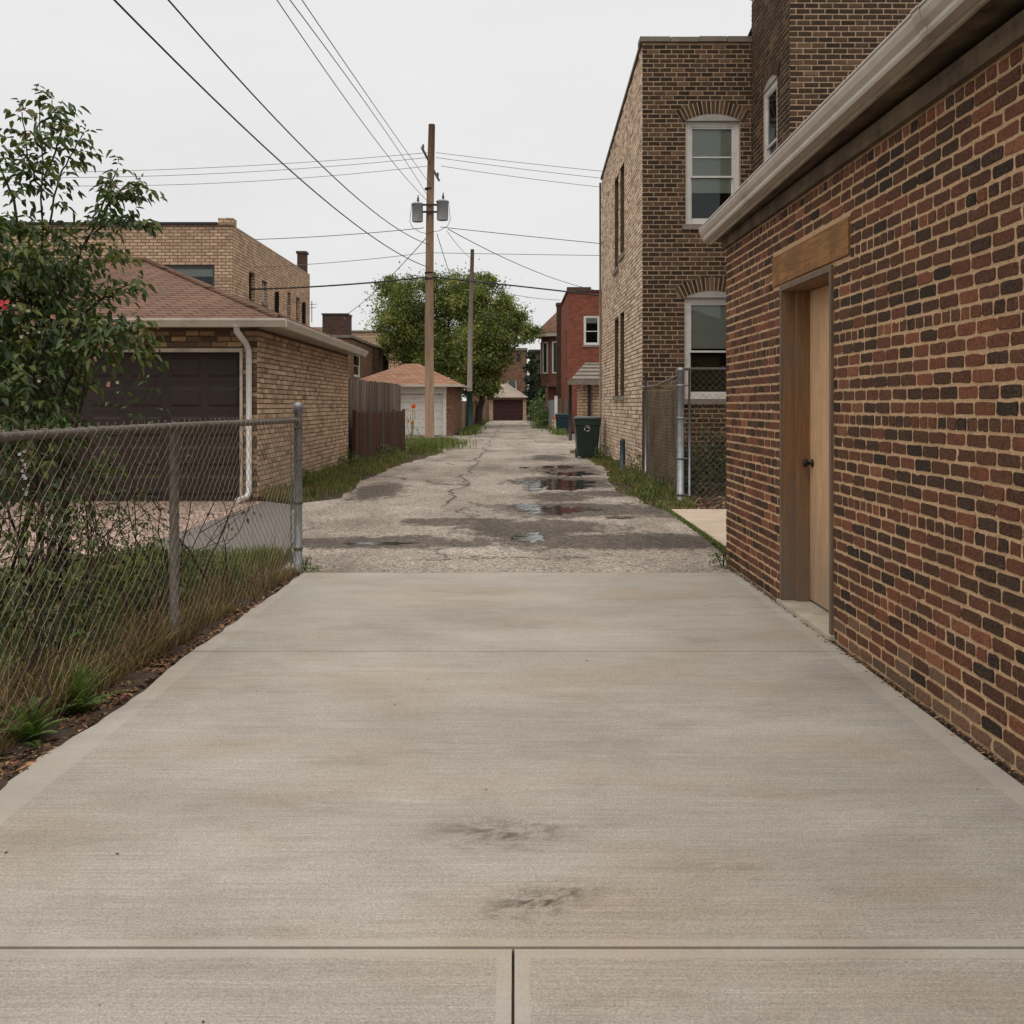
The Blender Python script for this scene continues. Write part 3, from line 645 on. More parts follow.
while x < LS - .01:
    e = min(x + .6, LS); z0, z1 = HS(x) + .02, HS(e) + .02
    mb.hexa([PSd(x, z0, -.25), PSd(e, z1, -.25), PSd(e, z1 + .07, -.25), PSd(x, z0 + .07, -.25), PSd(x, z0, .035), PSd(e, z1, .035), PSd(e, z1 + .07, .035), PSd(x, z0 + .07, .035)]); x = e + .0
mb.obox(PT, -.04, LT, 8.8, 8.9, -.25, .05); mb.obox(PI, 0.02, LI - .3, 8.8, 8.9, -.25, .04)
mb.build('coping', M['coping'], bb)
M['head_shaded'] = m_plain('head_shaded', lin(158, 151, 142), .6, var=.08, dirt=lin(112, 104, 94), dirtamt=.5)  # window heads greyer than the white frames: shadow put into the colour
def arched_head(fr, P, a, b, zt, mat='white_paint'):
    m2 = MB(); wd = (b - a) / 2; rise = .12; rad = (wd * wd + rise * rise) / (2 * rise); cz = zt - .02 + rise - rad; pts = []
    for i in range(13):
        t = -wd + 2 * wd * i / 12; pts.append(((a + b) / 2 + t, cz + math.sqrt(rad * rad - t * t)))
    lo = [(b, zt - .03), (a, zt - .03)]; al = pts + lo
    front = [P(u, z, .0128) for u, z in al]; back = [P(u, z, -.1) for u, z in al]
    m2.poly(front); k = len(al)
    for i in range(k): m2.poly([front[i], front[(i + 1) % k], back[(i + 1) % k], back[i]])
    m2.build('arched_head', M['head_shaded'], fr)
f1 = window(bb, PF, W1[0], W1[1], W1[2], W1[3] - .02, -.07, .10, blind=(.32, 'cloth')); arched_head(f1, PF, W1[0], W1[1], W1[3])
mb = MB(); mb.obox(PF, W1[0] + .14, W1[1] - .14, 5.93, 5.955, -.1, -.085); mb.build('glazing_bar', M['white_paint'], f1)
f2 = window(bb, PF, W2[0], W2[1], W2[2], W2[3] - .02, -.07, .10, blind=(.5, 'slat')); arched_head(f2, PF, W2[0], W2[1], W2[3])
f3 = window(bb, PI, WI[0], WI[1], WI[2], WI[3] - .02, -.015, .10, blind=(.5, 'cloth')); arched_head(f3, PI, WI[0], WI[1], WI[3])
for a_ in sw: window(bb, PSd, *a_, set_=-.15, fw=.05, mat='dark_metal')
mb = MB(); mb.tube([PSd(.1, .1, .05), PSd(.1, 7.2, .05)], .028, 8); mb.build('drainpipe', M['stone'], bb)
# a short green pipe by the wall
mb = MB(); mb.lathe((2.2, 18.4, 0), [(.055, -.02), (.055, .6), (.05, .64), (.03, .66), (.004, .665)], 12)
tag(mb.build('pipe_post', M['teal_plastic'], loc=(0, 0, 0)), 'short dark green pipe standing in weeds against the pale brick side wall', 'post')

# ------------------------------------------------------------------ tan garage on the left with the brown door
tg = empty('tan_garage', (-7, 16, 0), 'tan brick garage with a wide dark brown panelled door and reddish hipped roof', 'garage')
tan = pal_of([lin(198, 170, 144), lin(186, 158, 132), lin(172, 145, 120), lin(160, 134, 112), lin(136, 113, 94)], [5, 7, 5, 2, .3])
tanf = pal_of([lin(166, 138, 106), lin(140, 116, 88), lin(104, 84, 66), lin(84, 68, 54)], [3, 3, 3, 2])
GX, GY, GYB, GXL, GH = -3.6, 12.57, 19.4, -10.4, 2.42
PGF = frame((GXL, GY, 0), (1, 0), (0, -1)); LGF = GX - GXL
PGS = frame((GX, GY, 0), (0, 1), (1, 0)); LGS = GYB - GY
GD = (LGF - 5.15, LGF - .24, 0.0, 2.10)
mb = MB(); brickwork(mb, PGF, LGF, 2.46, .078, .21, .018, tanf, [(GD[0] - .04, GD[1] + .04, 0, 2.14)], .009, 0, R, .06)
brickwork(mb, PGS, LGS, 2.46, .073, .175, .013, tan, [], .009, 0, R, .06)
mb.build('brickwork', M['brick_pale'], tg)
mb = MB(); wall_face(mb, PGF, LGF, 2.5, [GD], .25); wall_face(mb, PGS, LGS, 2.5)
mb.poly([(GX, GYB, 0), (GXL, GYB, 0), (GXL, GYB, 2.5), (GX, GYB, 2.5)]); mb.poly([(GXL, GYB, 0), (GXL, GY, 0), (GXL, GY, 2.5), (GXL, GYB, 2.5)])
mb.build('wall', M['mortar_dark'], tg)
mb = MB(); mb.obox(PGF, GD[0] - .04, GD[0], 0, 2.14, -.2, .02); mb.obox(PGF, GD[1], GD[1] + .04, 0, 2.14, -.2, .02); mb.obox(PGF, GD[0] + .0, GD[1], 2.09, 2.14, -.2, .02)
mb.build('door_frame', M['cream_paint'], tg)
mb = MB(); mb.obox(PGF, GD[0], GD[1], 0.01, 2.09, -.2, -.14)
nc = 9; cw = (GD[1] - GD[0]) / nc
for r in range(5):
    z = .005 + r * .417; mb.obox(PGF, GD[0], GD[1], z + .408, z + .414, -.14, -.136)
    for k in range(nc):
        a = GD[0] + k * cw + .05; b = a + cw - .10
        m0, m1 = z + .07, z + .345; q = [(a, m0), (b, m0), (b, m1), (a, m1)]; ins = .035
        qi = [(a + ins, m0 + ins), (b - ins, m0 + ins), (b - ins, m1 - ins), (a + ins, m1 - ins)]
        mb.mesh([PGF(u, zz, -.14) for u, zz in q] + [PGF(u, zz, -.126) for u, zz in qi], [(4, 5, 6, 7), (0, 1, 5, 4), (1, 2, 6, 5), (2, 3, 7, 6), (3, 0, 4, 7)])
mb.build('garage_door', M['brown_door'], tg)
M['shingle_red'] = m_shingle('shingle_red', lin(112, 86, 73), None, .115, .12)
ex0, ex1, ex1b, ey0, ey1, ez = GXL - .4, -3.2, -3.32, 12.2, 19.7, 2.52
r0, r1 = Vector((-7.6, 16, 3.9)), Vector((-6.55, 16, 3.9))
c0, c1, c2, c3 = Vector((ex0, ey0, ez)), Vector((ex1, ey0, ez)), Vector((ex1b, ey1, ez)), Vector((ex0, ey1, ez))
mb = MB(); mb.poly([c0, c1, r1, r0]); mb.poly([c1, c2, r1]); mb.poly([c2, c3, r0, r1]); mb.poly([c3, c0, r0])
up = Vector((0, 0, .03))
for a, b in ((c1, r1), (c2, r1)): mb.tube([a + up * .4, b + up * .6], .045, 6)
mb.tube([r0 + up, r1 + up], .045, 6)
rf = mb.build('roof', M['shingle_red'], tg)
mb = MB()
for p, q, o in ((c0, c1, Vector((0, 1, 0))), (c1, c2, Vector((-1, 0, 0)))):
    o = o * .5; d = Vector((0, 0, -.09)); mb.poly([p + d, q + d, q + d + o + (Vector((-.5, 0, 0)) if o.y else Vector((0, 0, 0))), p + d + o])
mb.build('soffit', M['cream_paint'], tg)
gp = [(0, -.115), (.06, -.115), (.09, -.06), (.11, -.03), (.11, .0), (.1, 0), (.1, -.02), (.05, -.1), (.01, -.1), (.01, 0), (0, 0)]
mb = MB(); mb.extrude(gp, c0, c1 + Vector((.11, 0, 0)), side=(0, -1, 0)); mb.build('gutter', M['gutter_metal'], tg)
mb = MB(); mb.extrude(gp, c1, c2, side=(1, 0, 0)); mb.build('gutter', M['gutter_metal'], tg)
mb = MB(); X = GX - .10
mb.tube([(X - .06, 12.14, 2.42), (X - .06, 12.16, 2.35), (X - .02, 12.40, 2.22), (X, 12.51, 2.12), (X, 12.52, .14), (X - .02, 12.45, .07), (X - .08, 12.25, .05)], .042, 8)
mb.build('downspout', M['white_paint'], tg)

# ------------------------------------------------------------------ far buildings (brick pattern in the material)
M['bt_tan'] = m_brick_tex('bt_tan', lin(198, 168, 140), lin(160, 132, 108), lin(118, 98, 82), .25, .1, .016)
M['bt_red'] = m_brick_tex('bt_red', lin(136, 76, 60), lin(112, 62, 50), lin(120, 86, 72), .24, .09, .012)
M['bt_brown'] = m_brick_tex('bt_brown', lin(130, 96, 76), lin(92, 66, 54), lin(120, 98, 80), .24, .1, .014)
M['bt_cream'] = m_brick_tex('bt_cream', lin(206, 176, 148), lin(172, 142, 118), lin(120, 98, 80), .3, .12, .02)
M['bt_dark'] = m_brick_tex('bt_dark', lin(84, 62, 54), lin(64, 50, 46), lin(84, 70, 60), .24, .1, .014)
M['far_dark'] = m_plain('far_dark', lin(40, 42, 44), .3, var=.3, spec=.6)
def shell(parent, x0, x1, y0, y1, z0, z1, mat, ops_front=(), ops_side=(), side='right', name='wall', zb=None):
    """front wall faces the camera; side wall is the one towards the alley"""
    zb = zb if zb is not None else z1
    mb = MB(); PFr = frame((x0, y0, 0), (1, 0), (0, -1)); wall_face(mb, PFr, x1 - x0, z1, ops_front, .2, z0=z0)
    if side == 'right': PS = frame((x1, y0, 0), (0, 1), (1, 0))
    else: PS = frame((x0, y0, 0), (0, 1), (-1, 0))
    wall_face(mb, PS, y1 - y0, lambda u: z1 + (zb - z1) * u / (y1 - y0), ops_side, .2, z0=z0)
    ox = x0 if side == 'right' else x1
    mb.poly([(ox, y0, z0), (ox, y1, z0), (ox, y1, zb), (ox, y0, z1)]); mb.poly([(x0, y1, z0), (x1, y1, z0), (x1, y1, zb), (x0, y1, zb)])
    o = mb.build(name, M[mat], parent); return o, PFr, PS
# back-left tan two-storey building
tb = empty('tan_building', (-14, 33, 0), 'tan brick two-storey building rising behind the reddish garage roof, parapet stepped at its corner', 'building')
fw = [(9.0, 11.15, 4.95, 5.72)]
sd = [(1.77, 2.45, 4.83, 5.78), (3.3, 3.95, 4.95, 5.7), (6.8, 7.35, 4.75, 5.75), (8.2, 8.8, 4.75, 5.72)]
o, P1, P2 = shell(tb, -20.5, -8.8, 28, 38.6, 0, 6.95, 'bt_tan', fw, sd)
window(tb, P1, *fw[0], set_=-.1, fw=.09, mat='far_dark', sill=False, style='plain', blind=(.55, 'cloth'), label='wide dark framed window')
for i, a in enumerate(sd): window(tb, P2, *a, set_=-.12, fw=.07, mat='white_paint' if i == 1 else 'far_dark', sill=(i == 1), style='plain')
mb = MB(); mb.box(-20.6, -9.25, 27.93, 28.3, 6.952, 7.03); mb.box(-9.1, -8.9, 28.35, 38.6, 6.952, 7.03); mb.build('coping', M['dark_metal'], tb)
mb = MB(); mb.box(-9.22, -8.76, 27.94, 28.32, 6.953, 7.16); mb.build('corner_pier', M['bt_tan'], tb)
mb = MB(); mb.box(-9.2, -8.85, 38.0, 38.4, 6.7, 7.75); mb.box(-9.24, -8.81, 37.96, 38.44, 7.75, 7.85); mb.build('chimney', M['bt_dark'], tb)
mb = MB(); mb.poly([(-20.4, 28.1, 6.8), (-8.95, 28.1, 6.8), (-8.95, 38.5, 6.8), (-20.4, 38.5, 6.8)]); mb.build('roof', M['roof_felt'], tb)
for X, Z0, Z1, yy in ((-8.72, 2.5, 5.5, 33.0), (-8.72, 2.5, 5.6, 37.2)):
    mb = MB(); mb.tube([(X, yy, Z0), (X, yy, Z1)], .07, 8); mb.build('vent_pipe', M['dark_metal'], tb)
# low brown brick building further on
lb = empty('low_brick_building', (-11, 54, 0), 'low dark brown brick building beyond the tan garage, small white framed window', 'building')
s2 = [(1.0, 3.4, 2.9, 4.2), (8.4, 9.2, 2.2, 4.4)]
o, P1, P2 = shell(lb, -14, -8.7, 47.6, 62, 0, 4.9, 'bt_brown', [(3.6, 4.5, 3.0, 4.2)], s2, zb=4.9)
window(lb, P1, 3.6, 4.5, 3.0, 4.2, -.08, .08, blind=None)
for a in s2: window(lb, P2, *a, set_=-.08, fw=.1)
mb = MB(); mb.box(-14.1, -8.6, 47.5, 62, 4.905, 5.05); mb.build('coping', M['coping'], lb)
for yy in (55, 59.5):
    mb = MB(); mb.box(-8.695, -8.4, yy, yy + .35, 0, 4.7); mb.build('pilaster', M['bt_dark'], lb)
db = empty('dark_brick_block', (-13, 62, 0), 'plain dark brick block standing above the low roofs, between tan building and tree', 'building')
shell(db, -13.7, -11.9, 64, 65.6, 0, 7.75, 'bt_dark'); mb = MB(); mb.box(-13.75, -11.85, 63.95, 65.6, 7.75, 7.87); mb.build('coping', M['dark_metal'], db)
mb = MB(); mb.box(-17.6, -13.72, 64.1, 66, 0, 6.9); mb.build('side_wing', M['bt_tan'], db)
mb = MB(); mb.tube([(-14.9, 66, 7.4), (-14.9, 66, 9.0)], .03, 6); mb.tube([(-15.3, 66, 8.7), (-14.5, 66, 8.75)], .02, 5); mb.tube([(-15.2, 66, 8.45), (-14.6, 66, 8.5)], .02, 5); mb.build('antenna', M['dark_metal'], db)
tw = empty('tan_wall_building', (-12, 76, 0), 'distant pale tan brick building showing a strip beside the tree crown', 'building')
shell(tw, -14.2, -8, 76, 84, 0, 7.5, 'bt_cream'); mb = MB(); mb.box(-14.3, -7.9, 75.9, 84, 7.5, 7.65); mb.build('coping', M['coping'], tw)

# white-door garage
def hip(x0, x1, y0, y1, z, rz, inset, mb):
    ym = (y0 + y1) / 2; a, b, c, d = Vector((x0, y0, z)), Vector((x1, y0, z)), Vector((x1, y1, z)), Vector((x0, y1, z))
    e, f = Vector((x0 + inset, ym, rz)), Vector((x1 - inset, ym, rz))
    mb.poly([a, b, f, e]); mb.poly([b, c, f]); mb.poly([c, d, e, f]); mb.poly([d, a, e])
    mb.poly([a, d, c, b])
wg = empty('white_door_garage', (-4.6, 43, 0), 'small brick garage with a white roller door and low brown hipped roof', 'garage')
gd = [(2.1, 4.0, 0, 1.82)]
o, P1, P2 = shell(wg, -7.0, -2.72, 39.3, 45.8, 0, 2.2, 'bt_brown', [(1.95, 4.0, 0, 1.82)])
mb = MB(); ring_ = mb.obox; mb.obox(P1, 1.8, 1.95, 0, 2.0, -.1, .03); mb.obox(P1, 3.85, 4.0, 0, 1.84, -.1, .03); mb.obox(P1, 1.95, 4.02, 1.84, 2.16, -.1, .035); mb.build('door_frame', M['white_paint'], wg)
mb = MB()
for k in range(5): mb.obox(P1, 1.96, 3.84, .02 + k * .362, .02 + k * .362 + .352, -.14, -.08)
mb.build('garage_door', M['white_paint'], wg)
M['shingle_far'] = m_shingle('shingle_far', lin(140, 104, 84), None, .2, .15)
mb = MB(); hip(-7.4, -2.35, 38.9, 46.2, 2.24, 3.3, 2.2, mb); mb.build('roof', M['shingle_far'], wg)
mb = MB(); mb.box(-7.4, -2.3, 38.78, 38.9, 2.14, 2.24); mb.box(-2.35, -2.23, 38.9, 46.2, 2.14, 2.24); mb.build('gutter', M['gutter_metal'], wg)

# maroon-door garage that closes the view
mg = empty('maroon_door_garage', (-.5, 83, 0), 'distant garage with a dark maroon door closing the end of the alley', 'garage')
o, P1, P2 = shell(mg, -2.3, 1.0, 80, 87, 0, 2.0, 'bt_cream', [(.35, 3.0, 0, 1.85)])
mb = MB()
for k in range(5): mb.obox(P1, .35, 3.0, .01 + k * .368, .36 + k * .368, -.15, -.1)
mb.build('garage_door', M['maroon_door'], mg)
M['shingle_pale'] = m_shingle('shingle_pale', lin(150, 136, 124), None, .2, .15)
mb = MB(); hip(-3.2, 1.2, 79.6, 87.3, 2.02, 3.35, 1.9, mb); mb.build('roof', M['shingle_pale'], mg)
cb = empty('centre_brick_building', (-2, 93, 0), 'brown brick two-storey building rising behind the maroon garage door', 'building')
fo = [(4.05, 4.95, 2.9, 3.9), (5.0, 5.35, 5.6, 6.5), (1.2, 2.2, 3.0, 4.4)]
o, P1, P2 = shell(cb, -4.8, 1.2, 90, 100, 0, 6.8, 'bt_brown', fo)
for i, a in enumerate(fo): window(cb, P1, *a, set_=-.1, fw=.1, mat='white_paint' if i != 1 else 'far_dark', style='plain', blind=(.3, 'cloth') if i == 0 else None)
mb = MB(); mb.box(-4.9, 1.25, 89.85, 100, 6.8, 7.05); mb.build('cornice', M['coping'], cb)
rb2 = empty('far_house', (4, 97, 0), 'dark brick house with a white window beyond the dark evergreen', 'building')
fo = [(1.5, 4.2, 5.0, 6.0), (1.8, 2.6, 1.4, 2.2)]
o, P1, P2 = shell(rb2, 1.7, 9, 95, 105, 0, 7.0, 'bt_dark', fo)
for a in fo: window(rb2, P1, *a, set_=-.08, fw=.14, style='plain')
mb = MB(); mb.box(1.5, 9.1, 94.8, 105, 7, 7.2); mb.build('roof', M['roof_felt'], rb2)

# red brick building and its neighbours on the right
rb = empty('red_brick_building', (5.5, 50, 0), 'bright red brick two-storey building with one white sash window', 'building')
fo = [(.78, 1.6, 4.35, 5.82)]
so = [(1.4, 2.2, 2.9, 5.2)]
o, P1, P2 = shell(rb, 2.65, 9, 45, 51.8, 0, 7.0, 'bt_red', fo, so, 'left')
window(rb, P1, *fo[0], set_=-.02, fw=.09, blind=(.75, 'cloth'))
window(rb, P2, *so[0], set_=-.1, fw=.06, mat='dark_metal')
mb = MB(); mb.box(2.6, 9.1, 44.93, 45.3, 7.0, 7.1); mb.box(2.6, 3.8, 44.93, 45.35, 7.1, 7.24); mb.box(2.58, 2.9, 45.35, 51.8, 7.0, 7.1); mb.build('coping', M['bt_dark'], rb)
mb = MB(); mb.poly([(2.7, 45.1, 6.9), (9, 45.1, 6.9), (9, 51.7, 6.9), (2.7, 51.7, 6.9)]); mb.build('roof', M['roof_felt'], rb)
mb = MB(); mb.box(2.42, 2.75, 51.9, 52.6, 0, 7.1); mb.box(2.38, 2.79, 51.85, 52.65, 7.1, 7.25); mb.box(2.45, 2.6, 52.65, 53, 0, 6.3); mb.build('chimney', M['bt_dark'], rb)
# bay house with turret roof
M['bt_maroon'] = m_brick_tex('bt_maroon', lin(124, 78, 64), lin(98, 64, 54), lin(112, 88, 76), .24, .1, .014)
M['shingle_brown'] = m_shingle('shingle_brown', lin(112, 84, 70), None, .2, .15)
bh = empty('turret_house', (3, 57, 0), 'dark red house with a conical brown turret roof and tall white framed bay windows', 'house')
mb = MB(); cx, cy, r = 2.95, 57, 1.35
def octa(mb, cx, cy, r, z0, z1, r2=None, n=10, cap=True):
    r2 = r if r2 is None else r2
    a = [(cx + r * math.cos(2 * math.pi * (k + .5) / n), cy + r * math.sin(2 * math.pi * (k + .5) / n), z0) for k in range(n)]
    b = [(cx + r2 * math.cos(2 * math.pi * (k + .5) / n), cy + r2 * math.sin(2 * math.pi * (k + .5) / n), z1) for k in range(n)]
    mb.mesh(a + b, [(k, (k + 1) % n, n + (k + 1) % n, n + k) for k in range(n)] + ([tuple(range(n, 2 * n)), tuple(range(n))[::-1]] if cap else []))
octa(mb, cx, cy, r, 2.55, 5.6); mb.box(2.9, 9, 56.2, 62, 0, 6.0); mb.box(2.1, 2.9, 56.4, 62, 0, 2.5); mb.build('wall', M['bt_maroon'], bh)
mb = MB(); octa(mb, cx, cy, 1.75, 5.6, 5.85); mb.build('eaves', M['cream_paint'], bh)
mb = MB(); octa(mb, cx, cy, 1.8, 5.86, 7.4, .15); mb.poly([(2.9, 56, 6.05), (9, 56, 6.05), (9, 59, 7.8), (2.9, 59, 7.8)]); mb.poly([(2.9, 59, 7.8), (9, 59, 7.8), (9, 62, 6.05), (2.9, 62, 6.05)]); mb.build('roof', M['shingle_brown'], bh)
for k in range(10):
    a0 = 2 * math.pi * (k + .5) / 10; a1 = 2 * math.pi * (k + 1.5) / 10; am = (a0 + a1) / 2
    if math.sin(am) > .35: continue
    p0 = Vector((cx + r * math.cos(a0), cy + r * math.sin(a0), 0)); p1 = Vector((cx + r * math.cos(a1), cy + r * math.sin(a1), 0))
    P = frame(p0, (p1 - p0)[:2], (math.cos(am), math.sin(am))); l = (p1 - p0).length
    m2 = MB(); ring(m2, P, .16, l - .16, 3.3, 5.3, .09, .005, .05); f = m2.build('window', M['white_paint'], bh)
    m2 = MB(); m2.obox(P, .25, l - .25, 3.39, 5.21, .01, .02); m2.build('pane', M['far_dark'], f)
mb = MB(); mb.box(2.0, 2.95, 56.1, 56.39, 2.52, 2.62); mb.build('ledge', M['white_paint'], bh)
# small cream brick shed with pale roof
sh = empty('cream_brick_shed', (4, 36, 0), 'small cream brick shed with a pale ribbed roof, against the tall building', 'shed')
mb = MB(); P1 = frame((2.62, 34.5, 0), (1, 0), (0, -1)); wall_face(mb, P1, 4.4, 2.35)
mb.poly([(2.62, 34.5, 0), (2.62, 34.5, 2.35), (2.62, 38, 2.35), (2.62, 38, 0)]); mb.poly([(7.02, 34.5, 0), (7.02, 38, 0), (7.02, 38, 2.35), (7.02, 34.5, 2.35)]); mb.poly([(7.02, 38, 0), (2.62, 38, 0), (2.62, 38, 2.35), (7.02, 38, 2.35)])
mb.build('wall', M['bt_cream'], sh)
mb = MB(); mb.poly([(2.05, 34.1, 2.25), (7.4, 34.1, 2.25), (7.4, 37.2, 3.1), (2.9, 37.2, 3.1)]); mb.poly([(2.05, 34.1, 2.25), (2.9, 37.2, 3.1), (2.3, 38.4, 2.25)]); mb.poly([(2.3, 38.4, 2.25), (2.9, 37.2, 3.1), (7.4, 37.2, 3.1), (7.4, 38.4, 2.25)])
mb.poly([(2.05, 34.1, 2.22), (2.3, 38.4, 2.22), (7.4, 38.4, 2.22), (7.4, 34.1, 2.22)])
mb.box(2.0, 7.45, 34.02, 34.1, 2.12, 2.3)
for k in range(5):
    z = 2.32 + k * .17; y = 34.1 + (z - 2.25) / .85 * 3.1; mb.box(2.05 + (z - 2.25), 7.4, y - .04, y + .04, z, z + .045)
mb.build('roof', M['coping'], sh)
mb = MB(); mb.box(2.78, 2.90, 34.3, 34.46, 0, 2.12); mb.build('post', M['dark_metal'], sh)
mb = MB(); mb.tube([(2.1, 34.2, 0), (2.1, 34.2, 2.12)], .06, 8); mb.build('downspout', M['dark_metal'], sh)

# ------------------------------------------------------------------ chain-link fences
def mesh_wires(mb, A, B, z0, z1, p=.05, r=.0017, barbs=True, sag=0.0, rnd=R, wob=.012, n=4):
    A = Vector(A); B = Vector(B); Lh = (B - A).length; d = (B - A) / Lh; nn = Vector((-d.y, d.x, 0))
    k = 0; nz = int((z1 - z0) / p)
    while (k + 1) * p < Lh:
        pts = []
        for j in range(nz + 1):
            u = k * p + (p if (j + k) % 2 else 0); z = z0 + (z1 - z0) * j / nz
            w_ = wob * mnoise.noise((u * 1.3, z * 2, 4)) * 2
            pts.append(A + d * (u + w_ * .6) + nn * (w_ + (.0022 if j % 2 else -.0022)) + Vector((0, 0, z - sag * math.sin(math.pi * u / Lh) * (z - z0))))
        if barbs: pts.append(pts[-1] + d * rnd.uniform(-.01, .01) + Vector((0, 0, .03)))
        mb.tube(pts, r, n, caps=False, sm=False); k += 1
def cap_post(mb, x, y, h, r, dome=True):
    mb.lathe((x, y, -.05), [(r, 0), (r, h - .01)] + ([(r * 1.18, h - .005), (r * 1.2, h + .035), (r * 1.05, h + .055), (r * .6, h + .07), (.003, h + .075)] if dome else [(r * 1.1, h), (r * .7, h + .03), (.003, h + .04)]), 16)
cf = empty('chain_link_fence', (-1.9, 5, 0), 'low rusty chain-link fence with a galvanised end post, left of the concrete driveway', 'fence')
E0, E1, E2 = (-1.753, 7.27, 0), (-1.9, 5.05, 0), (-2.13, 1.4, 0)
mb = MB(); cap_post(mb, E0[0], E0[1], 1.30 + .05, .034)
po = mb.build('end_post', M['galvanised'], cf)
for z in (.18, .55, .9, 1.16): mb = MB(); mb.lathe((E0[0], E0[1], z), [(.036, 0), (.039, .002), (.039, .02), (.036, .022)], 16); mb.build('clamp', M['old_galvanised'], po)
mb = MB(); mb.box(E0[0] - .05, E0[0] - .043, E0[1] - .045, E0[1] - .03, .05, 1.2); mb.build('tension_bar', M['galvanised'], po)
mb = MB(); cap_post(mb, E1[0] - .012, E1[1], 1.27, .026, False); mb.build('line_post', M['old_galvanised'], cf)
mb = MB(); q = Vector(E1) + (Vector(E2) - Vector(E1)) * .86; cap_post(mb, q.x - .012, q.y, 1.27, .026, False); mb.build('line_post', M['old_galvanised'], cf)
mb = MB(); mb.tube([Vector(E0) + Vector((0, -.03, 1.225)), Vector(E1) + Vector((0, 0, 1.232)), (-2.0, 3.4, 1.224), Vector(E2) + Vector((0, 0, 1.222))], .021, 10); mb.build('top_rail', M['old_galvanised'], cf)
mb = MB(); mesh_wires(mb, (E0[0] + .026, E0[1] - .04, 0), (E1[0] + .026, E1[1], 0), .02, 1.24, .037, .0014); mesh_wires(mb, (E1[0] + .026, E1[1], 0), (E2[0] + .026, E2[1], 0), .02, 1.24, .039, .0014, wob=.022)
for k in range(60):
    y = 7.2 - k * .095; x = (E0[0] + (E1[0] - E0[0]) * (E0[1] - y) / (E0[1] - E1[1])) if y > 5.05 else E1[0] + (E2[0] - E1[0]) * (E1[1] - y) / (E1[1] - E2[1])
    mb.tube([(x + .0235 * math.cos(t), y + .008 * t / 6, 1.229 + .0235 * math.sin(t)) for t in (0, 1.05, 2.1, 3.14, 4.2, 5.2, 6.28)], .0024, 4)
mb.build('wire_mesh', M['wire_mesh'], cf)

rfn = empty('gate_fence', (2.6, 13.5, 0), 'tall chain-link fence with grey steel post and brown slats on the right', 'fence')
mb = MB(); cap_post(mb, 2.28, 12.4, 1.88, .05, False); p_ = mb.build('post', M['galvanised'], rfn)
for z in (.1, .6, 1.15, 1.6): mb = MB(); mb.lathe((2.28, 12.4, z), [(.053, 0), (.058, .003), (.058, .03), (.053, .033)], 14); mb.box(2.33, 2.40, 12.385, 12.4, z + .005, z + .027); mb.build('clamp', M['galvanised'], p_)
mb = MB(); mb.tube([(2.40, 12.39, .1), (2.40, 12.39, 1.82)], .016, 8); mb.build('gate_stile', M['galvanised'], rfn)
mb = MB(); mb.tube([(2.28, 12.4, 1.845), (5.5, 12.4, 1.845)], .02, 8); mb.build('top_rail', M['old_galvanised'], rfn)
mb = MB(); mesh_wires(mb, (2.41, 12.4, 0), (4.6, 12.4, 0), .05, 1.85, .045, .0022); mesh_wires(mb, (2.30, 12.45, 0), (2.27, 15.6, 0), .02, 1.74, .05, .0025, sag=.04)
mb.build('wire_mesh', M['wire_mesh'], rfn)
M['slat_brown'] = m_attr('slat_brown', .3, 14, .9, .2)
mb = MB(); y = 12.5
while y < 16.5:
    h = 1.66 - .09 * math.sin((y - 12.4) / 3.2 * 2.2) - R.uniform(0, .05); c = R.choice([lin(84, 62, 48), lin(66, 50, 40), lin(54, 42, 35), lin(98, 74, 54)])
    mb.box(2.335, 2.345, y, y + .05, R.uniform(.04, .16), h, c); y += R.choice([.058, .062, .06, .09])
mb.build('slats', M['slat_brown'], rfn)
mb = MB(); mb.tube([(2.27, 15.6, 0), (2.27, 15.6, 1.9)], .026, 8); mb.build('line_post', M['galvanised'], rfn)
mb = MB(); mb.tube([(2.29, 12.42, 1.78), (2.28, 13.4, 1.72), (2.27, 14.6, 1.66), (2.27, 15.6, 1.66), (2.3, 16.5, 1.67)], .012, 6); mb.build('sagging_wire', M['galvanised'], rfn)

# ------------------------------------------------------------------ board fences
def board_fence(name, label, A, B, h, bw, cols, group=None, gap=.008, hv=.02, posts=2.2, rail=(.35, -.3), out=1, mat='wood_fence', postmat=None, postz=0):
    A = Vector((*A, 0)); B = Vector((*B, 0)); Lh = (B - A).length; d = (B - A) / Lh; nn = Vector((-d.y, d.x, 0)) * out
    P = frame(A, d, nn); root = empty(name, A + (B - A) * .5, label, 'fence', group)
    mb = MB(); u = 0
    while u < Lh - .02:
        c = R.choice(cols); k = R.uniform(.8, 1.15); w_ = min(bw * R.uniform(.93, 1.05), Lh - u); t = R.uniform(0, .006)
        mb.obox(P, u, u + w_ - gap, .03, h + R.uniform(-hv, hv), t, .02 + t, tuple(x * k for x in c)); u += w_
    mb.build('boards', M[mat], root)
    mb = MB()
    for z in (rail[0], h + rail[1]): mb.obox(P, 0, Lh, z, z + .08, -.05, -.002, cols[0])
    mb.build('rail', M[mat], root)
    u = 0
    while u <= Lh + .01:
        mb = MB(); mb.obox(P, u - .045, u + .045, 0, h + .03 + postz, -.14, -.052, cols[-1])
        mb.build('post', M[postmat or mat], root); u += posts
    return root
wcols = [lin(112, 96, 84), lin(98, 84, 74), lin(84, 72, 64), lin(124, 108, 94)]
board_fence('wood_fence', 'tall weathered grey-brown board fence starting behind the tan garage', (-3.78, 19.6), (-3.35, 26.2), 1.94, .14, wcols, out=-1)
